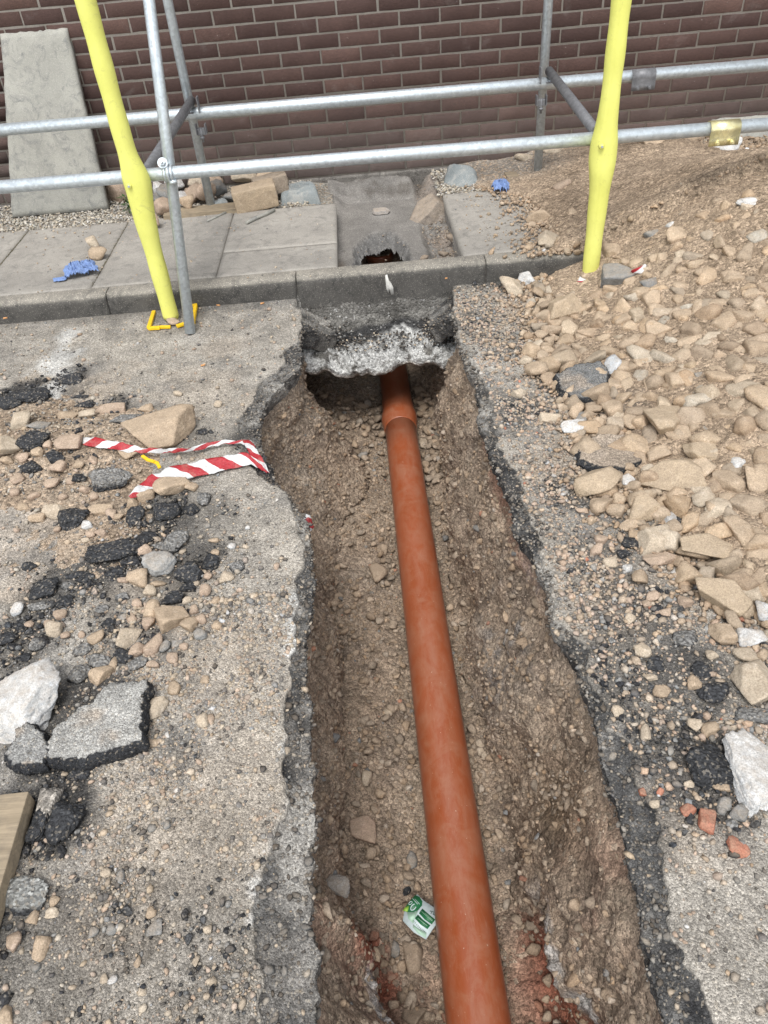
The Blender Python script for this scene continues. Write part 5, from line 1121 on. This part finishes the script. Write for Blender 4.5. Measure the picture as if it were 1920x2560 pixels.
# foam sleeves
def foam(base, zr, r_prof, sx, z0, seed):
    zs = np.concatenate([np.linspace(z0, 1.2, 70), np.linspace(1.25, 2.4, 12)]); n = 56; V = []
    an = np.linspace(0, 2*np.pi, n, endpoint=False)
    for z in zs:
        r_ = .0375+.018*math.exp(-((z-zr)/(.085 if z > zr else .17))**2)-.003*sm(.25, .0, z)+.0012*math.sin(z*31+seed)
        cx = sx*.020*math.exp(-((z-zr)/.10)**2); cy = -.0+.012*math.exp(-((z-zr)/.10)**2)
        w_ = 1+.02*np.cos(2*an+z*3)+(.03*math.exp(-((z-zr)/.15)**2))*vnoise(np.stack([np.cos(an)*2.5, np.sin(an)*2.5, np.full(n, z*22)], -1), seed+3)-.05*np.exp(-((an-4.3)/.05)**2)+.012*vnoise(np.stack([np.cos(an)*1.5, np.sin(an)*1.5, np.full(n, z*9)], -1), seed)
        V.append(np.stack([base[0]+cx+r_*w_*np.cos(an), base[1]+cy+r_*w_*np.sin(an), np.full(n, z)+(.006*np.sin(an*2+seed) if z == z0 else 0)], -1))
    V = np.concatenate(V); m = len(zs); i = np.arange(m-1)[:, None]*n+np.arange(n)[None, :]; j = np.arange(m-1)[:, None]*n+(np.arange(n)[None, :]+1) % n
    Vi = V[:n]*1.; Vi = Vi+(np.array([base[0], base[1], z0])-Vi)*.3
    k = len(V); q = np.arange(n)
    o = mk('foam_sleeve', np.concatenate([V, Vi]), [np.stack([i, j, j+n, i+n], -1).reshape(-1, 4), np.stack([q, k+q, k+(q+1) % n, (q+1) % n], -1)], M['foam'], smooth=True); child(o, sca); return o
zl_ = float(on(fa, fb, FL[0])[2]); zr2 = float(on(fa, fb, FR[0])[2])
foam(FL, zl_-.01, 0, .35, .012, 1); foam(FR, zr2-.02, 0, 0., .03, 4)
# bolt tips poking through the foam
for bx_, zz_, px in ((FL, zl_-.045, (322, 466)), (FR, zr2-.03, (1505, 367))):
    q_ = aty(*px, bx_[1]-.052); tube('bolt_tip', [q_+np.array([0, .02, 0]), q_+np.array([0, -.004, 0])], .0045, M['galv'], sca, 12)
    tube('torn_hole_rim', [q_+np.array([0, .012, 0]), q_+np.array([0, .0005, -.002])], [.0125, .0085], M['foam'], sca, 16)

# ------------------------------------------------------------------ flags leaning on the wall
def flag(name, x0, x1, zb, yb, H_, th, label, seed, yaw=0):
    n1, n2 = 24, 34; u = np.linspace(0, 1, n1); v = np.linspace(0, 1, n2); U, Vv = np.meshgrid(u, v)
    ln = H_; ty = -.008-th*0; lean = math.asin(min(.9, (abs(yb)-.02)/ln))
    X0 = x0 if np.isscalar(x0) else np.interp(Vv, np.linspace(0, 1, len(x0)), x0)
    X = X0+(x1-X0)*U; S_ = Vv*ln
    ed = (U == 0) | (U == 1) | (Vv == 0) | (Vv == 1)
    X = X+ed*.005*f2(Vv*3, U*3, 6, 3, seed); S_ = S_+ed*.006*f2(U*5, Vv*5, 4, 3, seed+1)
    dn = np.where(ed, .006, 0)+.002*f2(U*3, Vv*4, 3, 3, seed+2)
    f_ = np.stack([X, yb+S_*math.sin(lean)+dn*math.cos(lean), zb+S_*math.cos(lean)-dn*math.sin(lean)], -1).reshape(-1, 3)
    b_ = f_+np.array([0, th*math.cos(lean), -th*math.sin(lean)]); nrm = len(f_)
    ring = np.concatenate([np.arange(n1), (np.arange(1, n2)*n1+n1-1), ((n2-1)*n1+np.arange(n1-2, -1, -1)), (np.arange(n2-2, 0, -1)*n1)]); m = len(ring); q = np.arange(m)
    side = np.stack([ring[q], nrm+ring[q], nrm+ring[(q+1) % m], ring[(q+1) % m]], -1)
    gf = grid_faces(n2, n1); o = mk(name, np.concatenate([f_, b_]), [gf, gf[:, ::-1]+nrm, side], M['flag']); tag(o, label, 'paving flag'); return o
flag('paving_flag', [-1.585, -1.54, -1.50, -1.455, -1.41, -1.375], -1.012, .098, -.235, .915, .045, 'tall grey concrete paving flag leaning on the wall at the left', 801)
flag('paving_flag', 2.645, 3.25, .085, -.15, .21, .05, 'low grey concrete flag on edge at the wall on the right', 811)

# timber
def timber(name, c, s_, rz, label, seed=0, rx=0):
    bm, _ = box_vf((0, 0, 0), s_, .003); o = bm_obj(name, bm, M['wood'], c); o.rotation_euler = (rx, 0, rz); tag(o, label, 'timber board'); return o
timber('timber_board', (1.53, -.36, .106), (.36, .20, .034), .02, 'timber sole board under the right rear scaffold tube')
timber('timber_board', (-.42, -.45, .108), (.42, .11, .034), .05, 'timber sole board under the left rear scaffold tube')
q0 = atz(78, 1979, .05); q1 = atz(5, 2230, .05); ang = math.atan2(q1[1]-q0[1], q1[0]-q0[0]); Lb = .9
dirv = np.array([math.cos(ang), math.sin(ang), 0]); perp = np.array([dirv[1], -dirv[0], 0])
if perp[0] > 0: perp = -perp
cb = q0+dirv*.19+perp*.115; cb[2] = .03
o = timber('timber_board', cb, (.38, .22, .046), ang, 'worn timber board end at the left photo edge below the asphalt plate')

# yellow plastic base frame around the left post
yf = empty('post_guard', atz(432, 795, 0)); tag(yf, 'broken yellow plastic frame around the foot of the left yellow post', 'post guard')
def strip(name, px, wdt, hgt, mat, parent, z=.0):
    W_ = [atz(a, b_, z) for a, b_ in px]
    for a, b_ in zip(W_[:-1], W_[1:]):
        d = b_-a; L_ = float(np.linalg.norm(d)); bm, _ = box_vf((0, 0, 0), (L_+wdt*.8, wdt, hgt), .003); o = bm_obj(name, bm, mat, (a+b_)/2+np.array([0, 0, hgt/2])); o.rotation_euler[2] = math.atan2(d[1], d[0]); o.rotation_euler[1] = rng.normal(0, .03); child(o, parent)
strip('frame_bar', [(385, 782), (374, 824)], .018, .014, M['yellow_plastic'], yf, .004)
strip('frame_bar', [(376, 824), (398, 823)], .018, .014, M['yellow_plastic'], yf, .004)
strip('frame_bar', [(404, 821), (424, 820)], .016, .012, M['yellow_plastic'], yf, .004)
strip('frame_bar', [(446, 818), (464, 812)], .018, .013, M['yellow_plastic'], yf, .004)
strip('frame_bar', [(484, 808), (491, 770)], .016, .018, M['yellow_plastic'], yf, .004)
strip('frame_bar', [(487, 769), (472, 768)], .014, .016, M['yellow_plastic'], yf, .004)
fr2 = empty('plastic_fragment', atz(380, 1150, .03)); tag(fr2, 'curved yellow plastic fragment half buried between the two tape strands', 'plastic fragment')
strip('bar', [(358, 1143), (370, 1152), (384, 1156)], .012, .008, M['yellow_plastic'], fr2, .045); strip('bar', [(384, 1156), (394, 1160), (399, 1170)], .012, .008, M['yellow_plastic'], fr2, .04)
single('stone', 434, 806, 40, 24, 'n', 'flat brown stone chip at the foot of the left yellow post', 'stone', tall=.5, z=.012)

# ------------------------------------------------------------------ barrier tape
def ribbon(name, top_, bot, zs, per, label=None, u0=0., parent=None):
    n = len(top_); K = 10; V = []; UV = []
    t = np.arange(n); tf = np.linspace(0, n-1, (n-1)*6+1)
    A = np.array([atz(*top_[i], zs[i][0]) for i in range(n)]); B = np.array([atz(*bot[i], zs[i][1]) for i in range(n)])
    A = np.stack([np.interp(tf, t, A[:, k]) for k in range(3)], -1); B = np.stack([np.interp(tf, t, B[:, k]) for k in range(3)], -1)
    s_ = np.concatenate([[0], np.cumsum(np.linalg.norm(np.diff((A+B)/2, axis=0), axis=1))])/per+u0
    for k in range(K+1):
        f_ = k/K; Q = A*(1-f_)+B*f_; Q += np.array([.3, .5, 1.])*(.004*np.sin(np.pi*f_)*np.sin(tf*2.1)+.0045*vnoise(Q*45, 9)+.002*vnoise(Q*120, 10))[:, None]; V.append(Q); UV.append(np.stack([s_, np.full(len(s_), f_)], -1))
    V = np.stack(V, 1); UV = np.stack(UV, 1).reshape(-1, 2); nr = V.shape[0]
    V0 = V.reshape(-1, 3); o = mk(name, V0, grid_faces(nr, K+1), M['tape'], uv=UV, smooth=True)
    md = o.modifiers.new('thickness', 'SOLIDIFY'); md.thickness = .0006
    if parent is not None: child(o, parent)
    elif label: tag(o, label, 'barrier tape')
    return o
tp = empty('barrier_tape', atz(450, 1150, 0)); tag(tp, 'red and white striped barrier tape folded over the road to the trench edge', 'barrier tape')
ribbon('strand', [(207, 1090), (245, 1094), (300, 1106), (345, 1117), (390, 1121), (430, 1120), (470, 1120), (505, 1109), (545, 1101), (600, 1099), (626, 1101)],
       [(207, 1113), (250, 1119), (300, 1126), (345, 1132), (390, 1132), (430, 1131), (475, 1128), (505, 1122), (545, 1111), (600, 1107), (610, 1112)], [(.06, .045)]*3+[(.05, .035)]*2+[(.035, .02)]*3+[(.03, .02)]*3, .105, parent=tp)
ribbon('fold', [(628, 1101), (640, 1118), (655, 1145), (674, 1184)], [(606, 1101), (616, 1122), (635, 1152), (664, 1178)], [(.03, .03), (.035, .03), (.03, .02), (.0, .005)], .085, u0=.3, parent=tp)
ribbon('strand', [(645, 1150), (615, 1130), (560, 1139), (500, 1151), (430, 1166), (370, 1192), (345, 1212), (320, 1242)],
       [(668, 1184), (628, 1161), (562, 1175), (510, 1188), (450, 1204), (395, 1222), (360, 1236), (326, 1247)], [(.028, .01), (.036, .012), (.035, .012), (.035, .012), (.04, .015), (.045, .02), (.045, .025), (.035, .03)], .115, u0=.1, parent=tp)
ribbon('tape_scrap', [(757, 1283), (775, 1290), (786, 1316)], [(752, 1305), (764, 1322), (776, 1328)], [(-.05, -.06), (-.06, -.08), (-.10, -.10)], .07, 'scrap of red and white tape hanging at the left trench edge')
ribbon('tape_scrap', [(1575, 678), (1612, 660), (1634, 672)], [(1580, 684), (1620, 684), (1628, 688)], [(.16, .14), (.165, .14), (.15, .13)], .12, 'red and white tape scrap on stones right of the yellow post', u0=.45)
ribbon('tape_scrap', [(1450, 690), (1470, 700), (1486, 710)], [(1442, 706), (1465, 708), (1480, 716)], [(.07, .05), (.06, .05), (.05, .04)], .14, 'white tape end sticking out under the right yellow post', u0=.0)

# ------------------------------------------------------------------ crumpled blue paper, wrapper, sheets, sticks, weed, litter
def crumple(name, px, size, z, label, seed, rz=0., asp=.55, h=.05):
    p = atz(*px, z); n = 46; u = np.linspace(-1, 1, n); U, Vv = np.meshgrid(u, u)
    X = U*size/2*(1+.25*f2(U, Vv, 1.2, 3, seed)); Y = Vv*size/2*asp*(1+.3*f2(U+5, Vv, 1.3, 3, seed+1))
    r_ = 1-np.abs(f2(U, Vv, 3.2, 4, seed+2, .7))*3.2; r2 = 1-np.abs(f2(U, Vv+9, 7., 3, seed+3, .6))*2.6
    Z = h*np.exp(-(U*.9)**4-(Vv*1.0)**4)*(.45+.55*r_)+h*.25*r2+.004
    P = np.stack([X*math.cos(rz)-Y*math.sin(rz), X*math.sin(rz)+Y*math.cos(rz), Z], -1).reshape(-1, 3)+p
    P[:, :2] += .006*np.stack([fbm(P, 40, 3, seed+4)*1.6, fbm(P, 40, 3, seed+5)*1.6], -1)
    o = mk(name, P, grid_faces(n, n), M['blue_paper'], smooth=False); tag(o, label, 'paper towel')
    md = o.modifiers.new('thickness', 'SOLIDIFY'); md.thickness = .0005; return o
crumple('paper_towel', (205, 683), .15, .103, 'crumpled blue paper towel on the left paving slab', 901, .25, .65, .05)
crumple('paper_towel', (152, 700), .07, .101, 'flat torn end of the blue towel on the left slab', 907, .2, .7, .006)
crumple('paper_towel', (1251, 478), .085, .105, 'small crumpled blue paper scrap by the timber board on the right', 911, .2, .8, .055)
# green wrapper: flat printed packet, folded edges
wp = [(1036, 2247), (1050, 2256), (1092, 2292), (1093, 2312), (1078, 2334), (1063, 2346), (1008, 2312), (1007, 2280)]
zt_ = -.655
def quadpx(pts, z, name, mat, parent, thick=.0008):
    Wp = np.array([atz(a, b_, z) for a, b_ in pts]); V = np.concatenate([Wp, Wp-np.array([0, 0, thick])]); n = len(pts); q = np.arange(n)
    o = mk(name, V, [q[None, ::-1].copy() if False else q[None, :], (n+q[::-1])[None, :], np.stack([q, n+q, n+(q+1) % n, (q+1) % n], -1)], mat); child(o, parent); return o
WC = lambda n, c: mat_simple(n, c, .35, .001, 80, .12)
mg, mg2, ml, mw, mdk = WC('wrapper_dark_green', (.02, .13, .05)), WC('wrapper_lime', (.25, .42, .06)), WC('wrapper_pale_green', (.38, .55, .42)), WC('wrapper_silver', (.52, .60, .60)), WC('wrapper_ink', (.02, .05, .04))
s1 = 1/8.295
C_ = lambda a, b_: (960+a*s1, 2140+b_*s1)
wrp = empty('snack_wrapper', atz(1050, 2300, zt_)); tag(wrp, 'torn green and silver snack wrapper on the trench floor left of the pipe', 'wrapper')
quadpx([C_(690, 790), C_(830, 930), C_(1060, 1080), C_(1110, 1380), C_(1000, 1530), C_(870, 1725), C_(620, 1580), C_(390, 1340), C_(420, 1150), C_(480, 1020)], -.648, 'film', mw, wrp, .004)
quadpx([C_(650, 810), C_(740, 850), C_(795, 940), C_(790, 1020), C_(710, 1120), C_(620, 1160), C_(480, 1160), C_(390, 1130), C_(440, 1060), C_(560, 900)], -.6455, 'panel', mg, wrp)
quadpx([C_(440, 1060), C_(520, 1030), C_(500, 1120), C_(480, 1158), C_(390, 1130)], -.6440, 'panel', mg2, wrp)
quadpx([C_(480, 1165), C_(640, 1165), C_(720, 1100), C_(640, 1290), C_(600, 1400), C_(500, 1290)], -.6455, 'panel', ml, wrp)
quadpx([C_(600, 1420), C_(700, 1500), C_(880, 1590), C_(870, 1700), C_(700, 1600), C_(600, 1480)], -.6455, 'panel', ml, wrp)
for a in ([(795, 1090), (930, 1210), (1060, 1320), (990, 1415), (850, 1320), (725, 1185)], [(700, 1215), (820, 1330), (960, 1440), (900, 1515), (760, 1420), (640, 1290)]): quadpx([C_(*q) for q in a], -.6450, 'panel', mg, wrp)
def ink(pts, wd, z, mat, nm='lettering'):
    Wp = [atz(*C_(*q), z) for q in pts]; tube(nm, Wp, wd, mat, wrp, 6)
ring = lambda cx, cy, a, b_, th, t0=0, t1=360: [(cx+a*math.cos(R(t))*math.cos(th)-b_*math.sin(R(t))*math.sin(th), cy+a*math.cos(R(t))*math.sin(th)+b_*math.sin(R(t))*math.cos(th)) for t in np.linspace(t0, t1, 16)]
ink(ring(550, 975, 42, 24, -.7), .0009, -.6445, mw); ink(ring(610, 1060, 75, 42, -.9, 60, 330), .0014, -.6445, mw)
ink([(590, 880), (700, 1000)], .0007, -.6445, mw); ink([(640, 890), (740, 1000)], .0006, -.6445, mw)
ink([(780, 1150), (1000, 1350)], .0006, -.6440, ml); ink([(850, 1180), (1010, 1330)], .0005, -.6440, ml); ink([(700, 1290), (900, 1450)], .0006, -.6440, ml)
for k, (x0, y0) in enumerate([(610, 1330), (632, 1352), (655, 1376), (685, 1412), (712, 1440), (740, 1466), (768, 1490), (796, 1512), (824, 1530), (850, 1548)]): ink([(x0, y0), (x0-14, y0+26)], .0006, -.6445, mdk)
for (a, b_) in [((950, 1140), (1060, 1170)), ((1000, 1150), (970, 1200)), ((1040, 1120), (1075, 1150)), ((1010, 1200), (1090, 1260)), ((1030, 1180), (1040, 1220))]: ink([a, b_], .0007, -.6450, mdk)
quadpx([C_(1045, 1140), C_(1075, 1140), C_(1075, 1180)], -.644, 'panel', mdk, wrp)
single('asphalt_lump', 1018, 2226, 22, 18, 'b', 'tiny shiny black lump just above the green wrapper', 'asphalt lump', sub=3, tall=.7)
# grey dusty sheet lump by the wall and the curved plate
def sheet(px, size, z, label, seed, name='sheet', hgt=.10, asp=.8, rz=0, ridg=.012):
    p = atz(*px, z); n = 60; u = np.linspace(-1, 1, n); U, Vv = np.meshgrid(u, u)
    rr_ = np.maximum(np.abs(U), np.abs(Vv)); cu = U*(1+.10*f2(Vv, Vv*0, 1.5, 3, seed)); cv = Vv*(1+.12*f2(U, U*0+4, 1.5, 3, seed+4))
    q = np.clip((1-np.abs(U)**4)*(1-np.abs(Vv)**3), 0, 1)
    Z = hgt*q**.5*(.75+.35*f2(U, Vv, 1.3, 3, seed+3)+.2*U)+ridg*np.sin(16*(Vv+.35*U*U)+4*f2(U, Vv, 1.6, 3, seed+1))*q**.3*sm(-.4, .3, f2(U, Vv, 1.1, 2, seed+5))+.004*f2(U, Vv, 6, 3, seed+2)
    Z = Z-.03*sm(.85, 1.0, rr_)
    P = np.stack([cu*size/2*math.cos(rz)-cv*size/2*asp*math.sin(rz), cu*size/2*math.sin(rz)+cv*size/2*asp*math.cos(rz), Z], -1).reshape(-1, 3)+p
    o = mk(name, P, grid_faces(n, n), M['membrane'], smooth=True); tag(o, label, 'grey sheet'); return o
sheet((748, 492), .235, .095, 'folded grey dusty sheet lying beside the stone blocks at the wall', 921, 'dusty_sheet', .085, .9, .1, .010)
n = 40; U, Vv = np.meshgrid(np.linspace(-1, 1, n), np.linspace(0, 1, 24)); hh = .135*np.sqrt(np.clip(1-np.abs(U+.15)**2.6*.8, .02, 1))
p = atz(1150, 462, .095); an = U*1.05
X = .115*np.sin(an)+.012*f2(U, Vv, 2, 3, 931); Y = .055*(1-np.cos(an))*1.2-.02+Vv*.075; Z = Vv*hh*.8+.004*f2(U, Vv, 5, 3, 932)-.01
a_ = -.35; Pf = np.stack([X*math.cos(a_)-Y*math.sin(a_), X*math.sin(a_)+Y*math.cos(a_), Z], -1).reshape(-1, 3)+p
o = mk('curved_shard', Pf, grid_faces(24, n), M['membrane'], smooth=True); md = o.modifiers.new('thickness', 'SOLIDIFY'); md.thickness = .008
tag(o, 'curved grey shard standing by the pit in front of the wall', 'broken shard')
sheet((548, 515), .11, .10, 'dark crumpled plastic at the foot of the left rear tube', 941, 'crumpled_plastic', .05, .7, .3, .004)
def stick(px, r_, z, label):
    tube_o = tube('stick', [atz(a, b_, z)+np.array([0, 0, r_]) for a, b_ in px], [r_*k for k in np.linspace(.85, 1.05, len(px))], M['flag'], None, 10); tag(tube_o, label, 'stick')
stick([(616, 562), (640, 550), (664, 540), (686, 529)], .010, .101, 'thick grey stick on the slab in front of the stone block')
stick([(518, 556), (545, 543), (568, 532)], .006, .101, 'thin grey stick beside the rear scaffold tube')
wire = tube('wire', [hit(a, b_)+np.array([0, 0, .006]) for a, b_ in [(1213, 802), (1235, 812), (1258, 816), (1280, 806), (1296, 795)]], .0022, M['wire'], None, 8); tag(wire, 'bent bit of wire on the dirty road right of the kerb break', 'wire')
tube_c = tube('cable', [aty(a, b_, -.17)+np.array([0, 0, .0]) for a, b_ in [(800, 519), (850, 507), (900, 503), (960, 500), (1000, 497), (1036, 494)]], .0035, M['white_mark'], None, 8); tag(tube_c, 'thin pale cable along the back of the pavement pit', 'cable')
for k, (a, b_, lb) in enumerate([(14, 797, 'cigarette end on the road under the kerb at the left edge'), (546, 765, 'cigarette end on the road left of the kerb break'), (656, 760, 'orange cigarette end near the white crumb below the kerb'), (508, 915, 'cigarette end on bare asphalt left of the trench mouth'), (1117, 697, 'cigarette end on the kerb break left of the upright stone')]):
    p = hit(a, b_); q = rng.uniform(-.5, .5); o = tube('cigarette_end', [p+np.array([-.009*math.cos(q), -.009*math.sin(q), .004]), p+np.array([.009*math.cos(q), .009*math.sin(q), .004])], .0036, M['butt_paper'], None, 10); tag(o, lb, 'cigarette end')
# weed
weed = empty('weed', atz(325, 535, .1)); tag(weed, 'small green weed growing by the wall behind the left yellow post', 'weed')
st = tube('stem', [np.array(weed.location)+np.array([0, 0, z]) for z in (0, .05, .09)], .002, M['leaf'], weed, 6)
for k in range(34):
    a = rng.uniform(0, 6.28); z = rng.uniform(.01, .10); L_ = rng.uniform(.03, .055); w_ = L_*.26; b0 = np.array(weed.location)+np.array([rng.normal(0, .008), rng.normal(0, .008), z]); dv = np.array([math.cos(a), math.sin(a), rng.uniform(.1, .8)]); dv /= np.linalg.norm(dv)
    sdv = np.cross(dv, [0, 0, 1]); sdv /= np.linalg.norm(sdv)
    V = np.array([b0, b0+dv*L_*.4+sdv*w_/2, b0+dv*L_-np.array([0, 0, .006]), b0+dv*L_*.4-sdv*w_/2]); o = mk('leaf', V, np.array([[0, 1, 2], [0, 2, 3]]), M['leaf']); child(o, weed)
# moss lines in slab joints
for (xj) in (-1.41, -.834):
    P = np.stack([xj+rng.normal(0, .004, 420), rng.uniform(-1.36, -.49, 420), np.full(420, .094)], -1)
    o = scatter_mesh('joint_moss', P, rng.uniform(.004, .010, 420), pal(420, [((.06, .065, .03), 3), ((.10, .09, .06), 2)]), M['pebble'], 1, .3); tag(o, 'dirt and moss in the joint between two paving slabs', 'moss')
